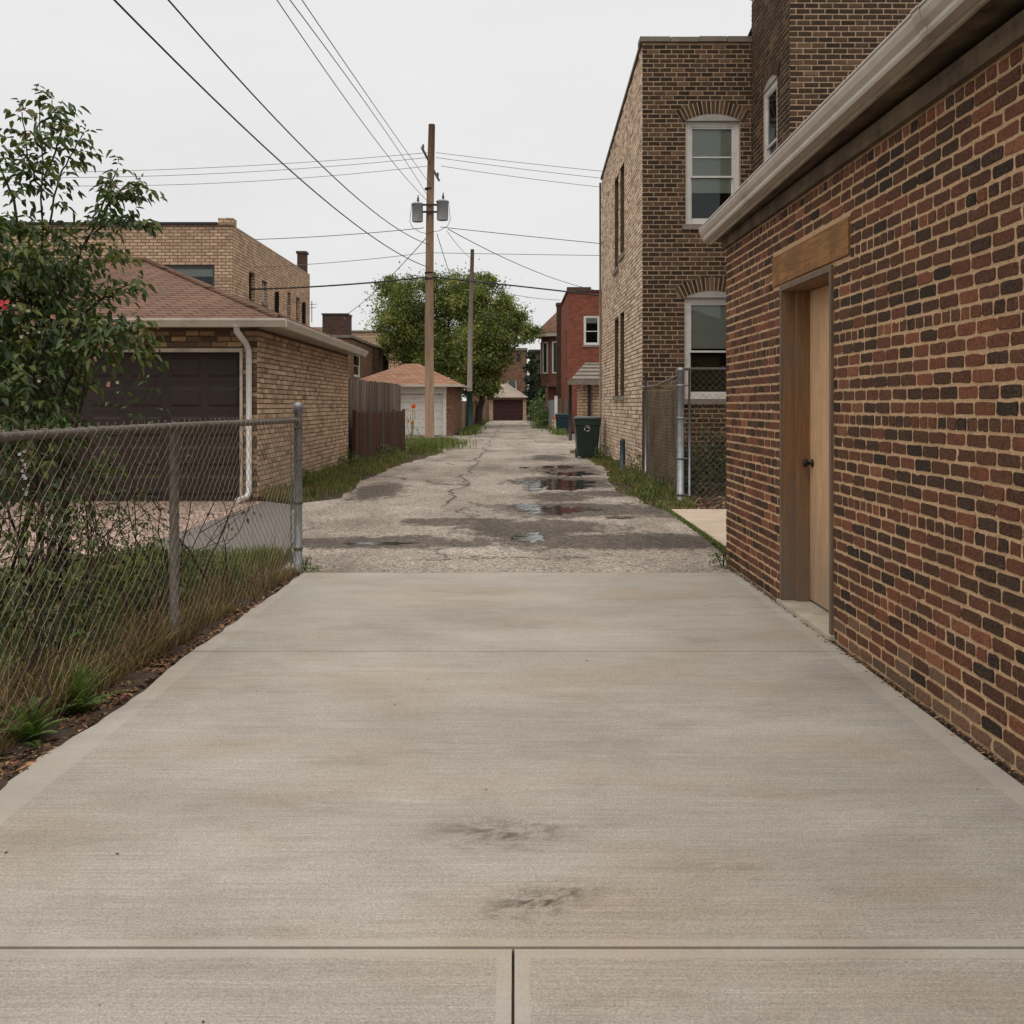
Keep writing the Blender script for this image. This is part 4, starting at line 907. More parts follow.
rf_ = empty('rusty_panel_fence', (-3.3, 22.3, 0), 'low rusty brown panel fence standing in front of the taller grey board fence', 'fence')
PR = frame((-3.52, 19.7, 0), (.41, 5.4), (1, -.07)); Lr = math.hypot(.41, 5.4)
mb = MB(); u = 0
while u < Lr - .3:
    mb.obox(PR, u + .02, min(u + 1.3, Lr), .05, 1.2 - (.02 if int(u) % 2 else 0), 0, .02)
    for q in range(8): mb.obox(PR, u + .06 + q * .155, u + .10 + q * .155, .06, 1.17, .021, .032)
    u += 1.35
mb.build('panel', M['rust_metal'], rf_)
for u in (0, 1.35, 2.7, 4.05, Lr):
    mb = MB(); mb.obox(PR, u - .025, u + .02, 0, 1.24, -.03, .045); mb.build('post', M['old_galvanised'] if u else M['rust_metal'], rf_)
board_fence('wood_fence', 'pale tan board fence beyond the white-door garage', (-2.75, 46.2), (-2.55, 56), 1.55, .16, [lin(168, 146, 122), lin(150, 128, 106), lin(136, 116, 96)], out=-1)
board_fence('wood_fence', 'dark brown board fence in the far distance under the tree', (-2.5, 60), (-2.4, 77), 1.6, .18, [lin(98, 78, 64), lin(84, 66, 54), lin(118, 98, 82)], out=-1, posts=3)
board_fence('garden_gate', 'pale grey slatted gate at the far right of the alley beside the red building', (2.0, 44.6), (1.95, 53), 1.6, .14, [lin(150, 150, 148), lin(130, 130, 128), lin(112, 110, 108)], out=1, posts=2.8)
board_fence('wood_fence', 'short brown board fence behind the teal bin', (2.08, 44.3), (2.64, 44.35), 1.66, .11, [lin(104, 84, 70), lin(90, 72, 60)], out=-1, posts=.56)
mb = MB(); mb.cbox(1.94, 2.08, 44.1, 44.24, 0, 1.75, .02); mb.cbox(1.92, 2.10, 44.08, 44.26, 1.752, 1.79, .01); tag(mb.build('gate_post', M['white_paint'], loc=(2.01, 44.17, 0)), 'white square post between the grey gate and the short brown fence', 'post')

# ------------------------------------------------------------------ utility poles, transformers, wires
PX, PY = -2.9, 30.4
up_ = empty('utility_pole', (PX, PY, 0), 'tall brown wooden utility pole standing in weeds at the left edge of the alley', 'utility pole')
mb = MB(); mb.tube([(PX + .02, PY, -.1), (PX, PY, 4), (PX + .03, PY, 8), (PX + .09, PY, 10.82)], [.16, .148, .13, .112], 14); mb.build('pole', M['wood_pole'], up_)
Zp = lambda y: 1.35 - (y - 405) / 900 * PY
mb = MB(); a = Vector((PX - .16, PY - .9, Zp(155) + .0)); b = Vector((PX + .26, PY + .9, Zp(174)))
mb.tube([a, b], .045, 4); ar = mb.build('crossarm', M['wood_pole_grey'], up_)
mb = MB()
for t in (.08, .5, .92):
    c = a.lerp(b, t) + Vector((0, 0, .05)); mb.lathe(c, [(.02, 0), (.045, .02), (.03, .05), (.045, .07), (.03, .1), (.04, .12), (.01, .15)], 8)
mb.build('insulators', M['porcelain'], ar)
mb = MB()
for z in (Zp(206), Zp(213)): mb.box(PX - .3, PX + .36, PY - .20, PY - .15, z - .03, z + .03)
mb.build('bracket', M['dark_metal'], up_)
for z in (Zp(190), Zp(274), Zp(280)):
    mb = MB(); mb.lathe((PX, PY, z), [(.135, 0), (.155, .01), (.155, .06), (.135, .07)], 12); mb.build('band', M['dark_metal'], up_)
def transformer(x, z0, z1, label):
    r = (z1 - z0) * .335; t = empty('transformer', (x, PY - .22, z0), label, 'transformer', 'transformers on the utility pole')
    H = z1 - z0; mb = MB(); mb.lathe((x, PY - .22, z0), [(r * .86, 0), (r * .9, .02), (r * .9, H - .05), (r, H - .045), (r * 1.02, H - .01), (r * .7, H + .03), (.01, H + .05)], 18); mb.build('tank', M['transformer_grey'], t)
    mb = MB(); mb.lathe((x + .02, PY - .22, z1 + .04), [(.03, 0), (.045, .02), (.03, .05), (.05, .07), (.03, .1), (.045, .12), (.02, .17), (.02, .24)], 8); mb.build('bushing', M['porcelain'], t)
    s = -1 if x < PX else 1
    mb = MB(); mb.tube([(x + s * r * .95, PY - .25, z1 - .05), (x + s * (r + .05), PY - .25, z0), (x + s * r * .8, PY - .25, z0 - .2), (x - s * .1, PY - .25, z0 - .36), (PX, PY - .15, z0 - .40)], .009, 5); mb.build('lead_wire', M['black_cable'], t)
transformer(PX - .37, Zp(223), Zp(205), 'smaller grey transformer can on the left of the wooden pole')
transformer(PX + .47, Zp(221.5), Zp(202.5), 'slightly higher grey transformer can on the right of the wooden pole')
p2 = empty('utility_pole', (-2.45, 48.6, 0), 'thin pale grey utility pole in front of the tree, green sheath at its foot', 'utility pole')
mb = MB(); mb.tube([(-2.47, 48.6, -.1), (-2.42, 48.6, 5), (-2.3, 48.6, 9.75)], [.15, .13, .10], 12); mb.build('pole', M['wood_pole_grey'], p2)
M['sheath_green'] = m_plain('sheath_green', lin(44, 66, 60), .6, var=.2)
mb = MB(); mb.tube([(-2.47, 48.6, 0), (-2.45, 48.6, 2.1)], [.175, .16], 12, caps=True); mb.build('sheath', M['sheath_green'], p2)

def quad(pts, y0, y1, n=26):
    ys = np.array([p[0] for p in pts]); zs = np.array([p[1] for p in pts]); c = np.polyfit(ys, zs, min(2, len(pts) - 1)); return [(y, float(np.polyval(c, y))) for y in np.linspace(y0, y1, n)]
def wire_long(name, label, pix, X0, k, r, mat, group, yend):
    """wire running along the alley: X = X0 + k*(PY - Y)"""
    pts = []
    for x, y in pix:
        m_ = (x - 515) / 900; Y = (X0 + k * PY) / (m_ + k); pts.append((Y, 1.35 - (y - 405) / 900 * Y))
    s = quad(pts, PY, yend); mb = MB(); mb.tube([(X0 + k * (PY - Y), Y, Z) for Y, Z in s], r, 6)
    tag(mb.build(name, M[mat], loc=(X0, PY, 0)), label, 'cable', group)
wire_long('power_cable', 'lowest and leftmost thick black cable running from the pole up to the left', [(116, 0), (205.5, 93), (297, 176), (402, 255), (427, 267)], -2.9, -.0735, .0125, 'black_cable', 'cables running along the alley', 5.5)
wire_long('power_cable', 'second thick black cable, just right of and above the lowest one', [(168.6, 0), (240.6, 81.6), (328.5, 172), (423.5, 242.6)], -2.9, -.06, .0115, 'black_cable', 'cables running along the alley', 5.5)
wire_long('power_line', 'thin wire overhead, leftmost of the three close to the pole top', [(277, 0), (342.6, 95), (423.5, 197)], -2.95, -.01, .008, 'grey_cable', 'cables running along the alley', 5)
wire_long('power_line', 'thin wire overhead, middle of the three close to the pole top', [(290, 0), (360, 95), (425, 191.6)], -2.92, -.008, .008, 'grey_cable', 'cables running along the alley', 5)
wire_long('power_line', 'thin wire overhead, rightmost of the three close to the pole top', [(302, 0), (367, 95), (427, 180)], -2.85, -.006, .008, 'grey_cable', 'cables running along the alley', 5)
def wire_cross(label, pix, Y, r, mat='grey_cable', name='power_line', ext=(0, 0), group='lines crossing the alley at the pole'):
    pts = [((x - 515) / 900 * Y, 1.35 - (y - 405) / 900 * Y) for x, y in pix]; xs = [p[0] for p in pts]
    s = quad(pts, min(xs) - ext[0], max(xs) + ext[1], 24); mb = MB(); mb.tube([(x, Y, z) for x, z in s], r, 5)
    tag(mb.build(name, M[mat], loc=(xs[0], Y, 0)), label, 'cable', group)
YW = PY + .05
wire_cross('topmost thin line leaving the pole to the left', [(72, 172), (310, 162), (428, 152.6)], YW, .009, ext=(8, 0))
wire_cross('second thin line from the top on the left of the pole', [(72, 177.5), (310, 168), (428, 157.5)], YW, .009, ext=(8, 0))
wire_cross('third thin line from the top on the left of the pole', [(72, 186), (310, 177.5), (428, 166)], YW, .009, ext=(8, 0))
wire_cross('topmost thin line leaving the pole to the right', [(436, 152.6), (530, 163.7), (600, 171)], YW, .009, ext=(0, 8))
wire_cross('second thin line from the top on the right of the pole', [(436, 157.5), (530, 170), (600, 178)], YW, .009, ext=(0, 8))
wire_cross('third thin line from the top on the right of the pole', [(441, 166), (530, 178.7), (600, 187)], YW, .009, ext=(0, 8))
wire_cross('dark line below the transformer leading left', [(160, 240.5), (251, 240), (330, 235.5), (424, 228)], YW, .012, 'black_cable', ext=(2, 0))
wire_cross('dark line below the transformer leading right', [(440, 227), (530, 236.5), (600, 243.5)], YW, .012, 'black_cable', ext=(0, 8))
wire_cross('dim line low on the pole leading left', [(230, 268), (313, 264), (427, 252.5)], YW, .010, ext=(6, 0))
wire_cross('dim line low on the pole leading right', [(432, 252.8), (530, 254.5), (600, 255.5)], YW, .010, ext=(0, 8))
wire_cross('thick sagging black cable bundle on the left, level with the tree top', [(225, 290), (290, 287.5), (360, 284), (427, 277)], PY - .2, .028, 'black_cable', 'cable_bundle', ext=(7, 0))
wire_cross('thick black cable bundle leading right from the pole over the tree', [(432, 277), (480, 282), (530, 287.5), (600, 295.5)], PY - .2, .026, 'black_cable', 'cable_bundle', ext=(0, 7))
def wire3(label, A, B, r, sag=.15, mat='black_cable', name='service_wire', group='service wires from the pole'):
    A = Vector(A); B = Vector(B); mb = MB(); mb.tube([A.lerp(B, t / 14) - Vector((0, 0, sag * 4 * (t / 14) * (1 - t / 14))) for t in range(15)], r, 5)
    tag(mb.build(name, M[mat], loc=tuple(A)), label, 'cable', group)
wire3('service wire sloping down from the pole to the red brick building', px(448, 229, PY), px(594, 290, 44.9), .014, .25)
wire3('short wire sloping down left from the pole behind the tree top', px(427, 237, PY), px(346, 315, 47.7), .014, .2)
wire3('thin guy wire dropping steeply right of the wooden pole', px(437, 234, PY), px(450, 275, 36), .012, .02)
wire3('thin wire between the wooden pole and the thin grey pole', px(447, 231, PY), px(471, 258, 48.6), .010, .1, 'grey_cable')
wire3('long low wire from the thin pole to the red chimney', px(472, 283, 48.5), px(560, 300, 52), .014, .2, 'grey_cable')

# ------------------------------------------------------------------ bins
def bin_(name, label, x, y, w_, dp, h, mat, logo, grp):
    root = empty(name, (x, y, 0), label, 'bin', grp)
    s = .80; mb = MB(); z = [0.06, h * .78, h * .80, h * .92]; k = [s, .97, 1.02, 1.02]; pr = []
    def loop(sc, zz, ch=.05):
        a, b = w_ / 2 * sc, dp / 2 * sc; return [(x - a + ch, y - b, zz), (x + a - ch, y - b, zz), (x + a, y - b + ch, zz), (x + a, y + b - ch, zz), (x + a - ch, y + b, zz), (x - a + ch, y + b, zz), (x - a, y + b - ch, zz), (x - a, y - b + ch, zz)]
    for (s0, z0), (s1, z1) in zip(zip(k, z), list(zip(k, z))[1:]):
        mb.mesh(loop(s0, z0) + loop(s1, z1), [(i, (i + 1) % 8, 8 + (i + 1) % 8, 8 + i) for i in range(8)])
    mb.poly(loop(s, .06)[::-1]); mb.build('body', M[mat], root)
    mb = MB(); lv = [(1.06, h * .921), (1.07, h * .95), (1.04, h * .975), (.9, h * .99), (.5, h)]
    for (s0, z0), (s1, z1) in zip(lv, lv[1:]): mb.mesh(loop(s0, z0) + loop(s1, z1), [(i, (i + 1) % 8, 8 + (i + 1) % 8, 8 + i) for i in range(8)])
    mb.poly(loop(.5, h)); mb.poly(loop(1.06, h * .921)[::-1]); mb.build('lid', M[mat], root)
    mb = MB(); mb.tube([(x - w_ * .35, y + dp * .5, h * .86), (x - w_ * .35, y + dp * .62, h * .88), (x + w_ * .35, y + dp * .62, h * .88), (x + w_ * .35, y + dp * .5, h * .86)], .016, 8); mb.build('handle', M[mat], root)
    for sx in (-1, 1):
        mb = MB(); mb.tube([(x + sx * (w_ * .36), y + dp * .42, .12), (x + sx * (w_ * .36 + .05), y + dp * .42, .12)], .12, 18); mb.build('wheel', M['black_metal'], root)
    if logo:
        mb = MB(); yy = y - dp / 2 * .955 - .004; cz = h * .70
        for a0 in (0.2, 2.3, 4.4):
            pts = [(x - .02 + .07 * math.cos(a0 + t * .28), yy - .004, cz + .045 * math.sin(a0 + t * .28)) for t in range(6)]; mb.tube(pts, .010, 5)
        mb.box(x - .07, x + .05, yy - .004, yy, cz + .075, cz + .088); mb.build('emblem', M['white_paint'], root)
    return root
bin_('wheelie_bin', 'dark green wheeled bin with a faded white emblem, against the pale brick wall', 1.83, 22.9, .63, .7, 1.06, 'green_plastic', True, None)
bin_('wheelie_bin', 'teal bin further off, between orange flower and red brick building', 2.25, 42.9, .64, .7, .95, 'teal_plastic', False, None)

# ------------------------------------------------------------------ plants
G1, G2, G3, G4 = lin(62, 78, 40), lin(78, 96, 48), lin(46, 60, 32), lin(112, 118, 60)
def rv(): return Vector((R.gauss(0, 1), R.gauss(0, 1), R.gauss(0, 1))).normalized()
def leaf(mb, p, d, up, ln, wd, col):
    d = d.normalized(); s = d.cross(up)
    if s.length < .01: s = d.cross(Vector((1, 0, 0)))
    s.normalize(); u = s.cross(d) * .25
    b = p; t = p + d * ln - up * ln * .15
    l1 = p + d * ln * .3 + s * wd * .5 + u * wd; l2 = p + d * ln * .7 + s * wd * .36 + u * wd * .6 - up * ln * .05
    r1 = p + d * ln * .3 - s * wd * .5 + u * wd; r2 = p + d * ln * .7 - s * wd * .36 + u * wd * .6 - up * ln * .05
    k = len(mb.v); mb.v.extend([tuple(b), tuple(l1), tuple(l2), tuple(t), tuple(r2), tuple(r1)])
    mb.f.append((k, k + 3, k + 2, k + 1)); mb.f.append((k, k + 5, k + 4, k + 3)); mb.c += [col, col]; mb.sm += [False, False]
def vary(c, v=.25):
    k = R.uniform(1 - v, 1 + v); return (c[0] * k * R.uniform(.9, 1.1), c[1] * k, c[2] * k * R.uniform(.9, 1.1))
UPV = Vector((0, 0, 1))
def sprig(mb, p, d, n, ln, cols):
    """leaves in drooping pairs along a short twig"""
    d = d.normalized(); s = d.cross(UPV); s = s.normalized() if s.length > .05 else Vector((1, 0, 0)); c = R.choice(cols)
    for i in range(n):
        t = (i + 1) / n; q = p + d * (ln * 2.2 * t) - UPV * (ln * .5 * t * t)
        for sg in ((-1, 1) if i < n - 1 else (0,)):
            dd = (d * .5 + s * sg * 1.0 - UPV * R.uniform(.3, 1.1) + rv() * .25)
            leaf(mb, q, dd, (UPV + rv() * .5).normalized(), ln * R.uniform(.7, 1.15), ln * R.uniform(.38, .52), vary(c, .2))
# the shrub tree behind the fence on the left
sb = empty('shrub_tree', (-3.0, 5.7, 0), 'leafy flowering shrub rising above the chain-link fence at the left edge', 'shrub')
lf_, st_ = MB(), MB()
dark = [lin(62, 76, 40), lin(74, 88, 44), lin(50, 62, 34), lin(90, 100, 50), lin(58, 70, 38)]
tipc = [lin(66, 80, 46), lin(84, 94, 52), lin(96, 88, 56)]
def stem(pts, r0, r1): st_.tube(pts, [r0 + (r1 - r0) * i / (len(pts) - 1) for i in range(len(pts))], 7)
def path(a, b, n, wob, bend=Vector((0, 0, 0))):
    a = Vector(a); b = Vector(b); return [a.lerp(b, i / n) + bend * (4 * (i / n) * (1 - i / n)) + (rv() * wob if 0 < i < n else Vector()) for i in range(n + 1)]
YB_ = 5.7
def pb(x, y, Y=YB_): return px(x, y, Y)
shoots = [(pb(42, 560), pb(44, 300), pb(40, 95), .5), (pb(36, 400), pb(14, 200, 5.5), pb(-12, 140, 5.5), .5), (pb(44, 320), pb(92, 232, 5.8), pb(118, 168, 5.9), .55), (pb(110, 200, 5.85), pb(125, 200), pb(142, 190), .3),
          (pb(44, 240), pb(62, 170), pb(84, 132), .35), (pb(44, 200), pb(30, 165, 5.5), pb(22, 112, 5.4), .35), (pb(40, 330), pb(-10, 260, 5.4), pb(-30, 215, 5.3), .4), (pb(44, 180), pb(62, 130, 5.9), pb(52, 100, 5.9), .3),
          (pb(90, 235), pb(120, 220, 5.6), pb(132, 225, 5.6), .3), (pb(44, 350), pb(100, 300), pb(138, 282, 5.5), .3), (pb(60, 400), pb(80, 350, 5.3), pb(135, 325, 5.3), .4)]
for a, m_, b, dn in shoots:
    p1 = path(a, m_, 5, .012); p2_ = path(m_, b, 6, .012); full = p1 + p2_[1:]
    stem(full, .012 if (b - a).length > .8 else .007, .003)
    L_ = len(full)
    for i in range(2, L_):
        for q in range(3 if i > 3 else 2):
            base = full[i - 1].lerp(full[i], R.random()); dd = Vector((R.gauss(0, 1), R.gauss(0, .8), R.uniform(-.1, .7)))
            sprig(lf_, base, dd, R.choice([2, 3, 3]), R.uniform(.055, .08), tipc if i > L_ - 3 else dark)
    sprig(lf_, full[-1], Vector((R.uniform(-.3, .3), 0, 1)), 3, .045, tipc)
def clump_fill(mb, c, r, n, ln, cols, shell_=.45):
    for _ in range(n):
        d = rv(); q = Vector(c) + Vector((d.x * r[0], d.y * r[1], d.z * r[2])) * (R.uniform(shell_, 1) ** .6)
        sprig(mb, q, Vector((d.x, d.y, d.z * .4 + .2)) + rv() * .5, R.choice([1, 2, 2, 3]), ln * R.uniform(.7, 1.15), cols)
for (x, y, Y, rx, rz, n) in [(-5, 330, 5.9, .50, .45, 520), (25, 300, 6.2, .40, .35, 300), (15, 370, 6.1, .34, .35, 260), (40, 310, 5.9, .28, .26, 110), (98, 335, 5.6, .20, .10, 75), (12, 395, 5.3, .30, .30, 190), (-30, 290, 5.3, .4, .5, 260), (20, 255, 5.6, .38, .2, 150), (80, 250, 5.9, .2, .07, 45), (10, 470, 5.3, .55, .3, 170), (20, 560, 5.2, .6, .25, 90), (-20, 430, 5, .35, .3, 160), (118, 345, 5.5, .12, .08, 30), (15, 430, 5.6, .34, .2, 90)]:
    clump_fill(lf_, pb(x, y, Y), (rx, .42, rz), int(n * 1.5), .062, dark + [lin(106, 104, 52), lin(92, 98, 48)] + dark)
for _ in range(9):
    a = pb(R.uniform(-10, 60), 640, 5.6); stem(path(a, pb(R.uniform(-30, 110), R.uniform(300, 400), R.uniform(5.2, 6)), 7, .03), .012, .004)
lo = lf_.build('foliage', M['leaf'], sb); st_.build('stems', M['twig'], sb)
fl = MB()
def flower(mb, c, r, col, n=5):
    ax = (Vector((.3, -1, .2)) + rv() * .5).normalized(); s = ax.orthogonal().normalized()
    for k in range(n):
        d = Matrix.Rotation(2 * math.pi * k / n, 3, ax) @ s; leaf(mb, Vector(c), d + ax * .4, ax, r, r * .9, vary(col, .15))
flower(fl, pb(2, 304, 5.0), .026, lin(214, 82, 90)); flower(fl, pb(8, 302, 5.0), .018, lin(220, 104, 110)); flower(fl, pb(5, 308, 5.0), .018, lin(200, 70, 80))
for _ in range(34):
    flower(fl, pb(R.uniform(-10, 122), R.uniform(305, 385), R.uniform(5.05, 5.5)), R.uniform(.010, .018), R.choice([lin(206, 170, 160), lin(214, 196, 188), lin(190, 140, 120)]), 4)
for y in range(452, 500, 4): flower(fl, pb(25 + (y - 470) * .1 + R.uniform(-4, 4), y + R.uniform(-2, 2), 4.6), R.uniform(.006, .015), lin(186, 176, 190), 4)
fl.build('blossoms', M['petal'], sb)
# bare dark stems and climbing weeds behind the mesh
ts = empty('bramble', (-2.5, 4.9, 0), 'dark tangle of bare stems and weeds growing behind the left fence', 'shrub')
st_ = MB(); lf2 = MB()
for k in range(95):
    Y = R.uniform(3.6, 6.3); x0 = -2.05 - R.random() ** 1.3 * 1.5 - (Y - 3.6) * -.03
    a = Vector((x0, Y, 0)); h = R.uniform(.45, 1.2) * (1 if x0 < -2.2 else .8)
    b = a + Vector((R.gauss(.05, .22), R.gauss(0, .25), h)); p = path(a, b, 7, .03, rv() * .08)
    stem(p, R.uniform(.004, .010), .002)
    for i in range(2, 8):
        if R.random() < .55:
            e_ = p[i] + Vector((R.gauss(0, .12), R.gauss(0, .12), R.uniform(.03, .2))); stem([p[i], p[i].lerp(e_, .5) + rv() * .01, e_], .003, .0012)
            if R.random() < .7: sprig(lf2, e_, rv() + UPV * .3, R.choice([1, 2]), R.uniform(.028, .045), dark)
for c, r, n in [((-2.75, 5.0, .55), (.5, .5, .35), 170), ((-2.25, 5.35, .62), (.16, .3, .25), 60), ((-2.2, 4.2, .35), (.15, .4, .3), 110), ((-2.3, 4.7, .45), (.25, .6, .4), 170), ((-2.6, 5.6, .75), (.4, .4, .35), 140), ((-3.1, 4.3, .5), (.5, .5, .5), 150), ((-2.35, 5.9, .3), (.3, .5, .2), 70)]:
    clump_fill(lf2, c, r, n, .034, dark + [lin(96, 92, 52)])
st_.build('stems', M['twig'], ts); lf2.build('foliage', M['leaf'], ts)
st_ = MB(); lv_ = MB()     # vine sprouting over the rail
for x, y, t in ((120, 425, (150, 385)), (128, 422, (112, 392)), (95, 428, (60, 408)), (140, 423, (158, 378))):
    a = px(x, y + 15, 5.1); b = px(*t, 5.05); p = path(a, b, 4, .01); stem(p, .004, .002)
    for i in range(1, 5): sprig(lv_, p[i], Vector((R.gauss(0, 1), R.gauss(0, .5), .3)), 2, .045, [lin(72, 96, 50), lin(60, 84, 44)])
v_ = empty('vine', (-2.1, 5.1, 0), 'young green vine sprouting just over the fence top rail', 'plant'); st_.build('stem', M['twig'], v_); lv_.build('foliage', M['leaf'], v_)
# feathery bright green weeds at the fence foot
def feather(label, x, y, h, n):
    r_ = empty('feathery_weed', (x, y, 0), label, 'plant'); mb = MB()
    for _ in range(n):
        d = Vector((R.gauss(0, .5), R.gauss(0, .5), R.uniform(.5, 1.2))).normalized(); L_ = h * R.uniform(.5, 1)
        for i in range(14):
            q = Vector((x, y, 0)) + d * (L_ * i / 14) - UPV * (.3 * L_ * (i / 14) ** 2)
            for sg in (-1, 1): leaf(mb, q, d * .6 + d.cross(UPV) * sg, UPV, .055 * (1.1 - i / 15), .008, vary(lin(92, 112, 54), .3))
    mb.build('foliage', M['leaf'], r_)
feather('bright green feathery weed by the fence foot, the taller right one', -1.925, 3.93, .34, 46)
feather('bright green feathery weed at the left edge, the lower one', -1.955, 3.60, .26, 40)

def blades(name, label, samp, n, hfn, cols, wd=.006, kind='stuff', lean=.35, mat='grass'):
    mb = MB()
    for _ in range(n):
        x, y, z = samp(); h = hfn(x, y) * R.uniform(.5, 1.15)
        if h < .01: continue
        a = R.uniform(0, 6.283); dx, dy = math.cos(a), math.sin(a); l = h * R.uniform(0, lean * 2); b = R.uniform(0, 6.283); ex, ey = math.cos(b) * l, math.sin(b) * l; w_ = wd * R.uniform(.6, 1.3)
        c = vary(R.choice(cols), .25)
        mb.mesh([(x - dx * w_, y - dy * w_, z), (x + dx * w_, y + dy * w_, z), (x + ex * .4 + dx * w_ * .7, y + ey * .4 + dy * w_ * .7, z + h * .6), (x + ex * .4 - dx * w_ * .7, y + ey * .4 - dy * w_ * .7, z + h * .6), (x + ex, y + ey, z + h * .95)], [(0, 1, 2, 3), (3, 2, 4)], c)
    o = mb.build(name, M[mat]); o['kind'] = kind; return tag(o, label, 'grass')
gc = [lin(84, 96, 48), lin(102, 112, 58), lin(70, 84, 42), lin(124, 126, 74)]
dc = [lin(142, 120, 84), lin(120, 100, 70), lin(160, 138, 100), lin(92, 84, 54)]
# soil bed with relief, lawn base
mb = MB(); nx, ny = 36, 90; X0b, X1b, Y0b, Y1b = -2.9, -1.66, .8, 7.24
H_ = lambda x, y: .012 + .03 * mnoise.noise((x * 5, y * 5, 0)) + .014 * mnoise.noise((x * 21, y * 21, 3)) + (-.02 if x > -1.78 else .0)
vs = [(X0b + (X1b - X0b) * i / nx, Y0b + (Y1b - Y0b) * j / ny, H_(X0b + (X1b - X0b) * i / nx, Y0b + (Y1b - Y0b) * j / ny)) for j in range(ny + 1) for i in range(nx + 1)]
mb.mesh(vs, [(j * (nx + 1) + i, j * (nx + 1) + i + 1, (j + 1) * (nx + 1) + i + 1, (j + 1) * (nx + 1) + i) for j in range(ny) for i in range(nx)]); tag(mb.build('soil_bed', M['soil']), kind='structure')
M['lawn_base'] = m_plain('lawn_base', lin(74, 74, 44), 1, var=.35, scale=8, bump=.6, bscale=40, dirt=lin(96, 82, 60), dirtamt=.6)
sheet('lawn', [(-9, 1), (-2.3, 1), (-2.0, 7.26), (-2.2, 8.1), (-3.5, 8.3), (-4.4, 6.7), (-9, 6.5)], -.008, 'lawn_base')
def s_lawn():
    while True:
        x, y = R.uniform(-5.0, -2.0), R.uniform(3.2, 8.2)
        if y > 6.8 + max(0, (x + 4.4)) * 1.5: continue
        return x, y, -.01
blades('grass', 'green lawn growing behind the chain-link fence', s_lawn, 26000, lambda x, y: .10 + .12 * mnoise.noise((x * 2, y * 2, 0)), gc, .0045)
def s_dry():
    y = R.uniform(2.0, 7.2); x = -1.9 + .066 * (y - 5.05) - abs(R.gauss(0, .16)) + .04; return x, y, .0
blades('dry_grass', 'dry straw coloured grass along the foot of the left fence', s_dry, 7000, lambda x, y: max(0, .12 + .22 * mnoise.noise((y * 1.9, x * 4, 3))) + (.07 if y < 5.5 else 0), dc + [lin(96, 74, 54), lin(80, 72, 44)], .0026, lean=.7)
le = lambda y: np.interp(y, [8, 12.3, 13, 16.4, 20.6, 25.5, 29.2, 31, 60, 78], [-2.1, -2.95, -2.55, -2.75, -2.55, -2.05, -2.5, -3.2, -2.2, -2.3])
re_ = lambda y: np.interp(y, [11.6, 12.6, 15, 19, 23, 26, 27.5], [1.95, 1.75, 1.62, 1.95, 1.8, 1.55, 2.4])
def s_left():
    while True:
        y = R.uniform(12.6, 29.5); w0 = -3.55 if y < 25 else -3.0
        x = w0 + abs(R.gauss(0, .36)) if R.random() < .75 else R.uniform(w0, le(y) + .1)
        if x < le(y) + .12 * mnoise.noise((y * 2, x, 0)) + .04: return x, y, -.01
blades('verge_grass', 'weedy green verge along the left side of the alley', s_left, 17000, lambda x, y: max(0, .05 + .26 * mnoise.noise((x * 1.6, y * 1.1, 0)) + .22 * max(0, (-2.75 - x))), gc + dc[:2], .008)
def s_right():
    while True:
        y = R.uniform(11.7, 26); x = 2.35 - abs(R.gauss(0, .34)) if R.random() < .75 else R.uniform(1.6, 2.35)
        if x > re_(y) - .05 + .14 * mnoise.noise((y * 2, x, 5)): return x, y, -.01
blades('verge_grass', 'weedy verge with dry patches along the right side of the alley', s_right, 15000, lambda x, y: max(0, .05 + .2 * mnoise.noise((x * 1.6, y * 1.3, 2)) + .3 * max(0, x - 1.95)), gc + gc + dc, .0075)
blades('far_grass', 'patches of grass round the far pole and bins', lambda: (lambda y, s: ((-2.5 + abs(R.gauss(0, .3)) * (1 if y < 50 else .5) if s else 2.3 - abs(R.gauss(0, .25))), y, 0))(R.choice([R.uniform(46, 60), R.uniform(60, 78), R.gauss(42, 1)]), R.random() < .6), 5000, lambda x, y: .28, gc, .02)
blades('pole_grass', 'tuft of green weeds round the foot of the wooden pole', lambda: (PX + R.gauss(0, .5), PY + R.gauss(-1, 1.4), 0), 3500, lambda x, y: .3, gc, .012)
blades('joint_grass', 'thin line of grass in the joint beside the small concrete pad', lambda: (lambda y: (1.955 + R.gauss(0, .018), y, 0))(R.uniform(7.5, 11.6)), 1600, lambda x, y: .04, gc, .004)
def weed(label, x, y, r, n, h, ln, cols=None, name='weed', zc=0):
    e_ = empty(name, (x, y, 0), label, 'plant'); mb = MB()
    for _ in range(n):
        d = rv(); d.z = abs(d.z); q = Vector((x, y, zc)) + Vector((d.x * r, d.y * r, d.z * h)) * R.uniform(.3, 1); sprig(mb, q, d, R.choice([1, 2, 3]), ln * R.uniform(.7, 1.2), cols or [lin(84, 104, 50), lin(70, 90, 44), lin(100, 112, 58)])
    mb.build('foliage', M['leaf'], e_); s_ = MB()
    for _ in range(6): s_.tube([(x, y, -.02), (x + R.gauss(0, r * .5), y + R.gauss(0, r * .5), h * .9)], .003, 4)
    s_.build('stem', M['twig'], e_); return e_
weed('small green weed at the far corner of the near brick garage', 1.73, 7.50, .1, 60, .13, .03)
weed('green weed at the foot of the galvanised end post', -1.72, 7.35, .1, 50, .1, .03)
weed('low bushy weed against the pale brick wall by the green bin', 2.12, 21.6, .22, 120, .45, .05)
weed('bushy weed growing in front of the brown slatted fence', 2.15, 13.3, .3, 150, .3, .05)
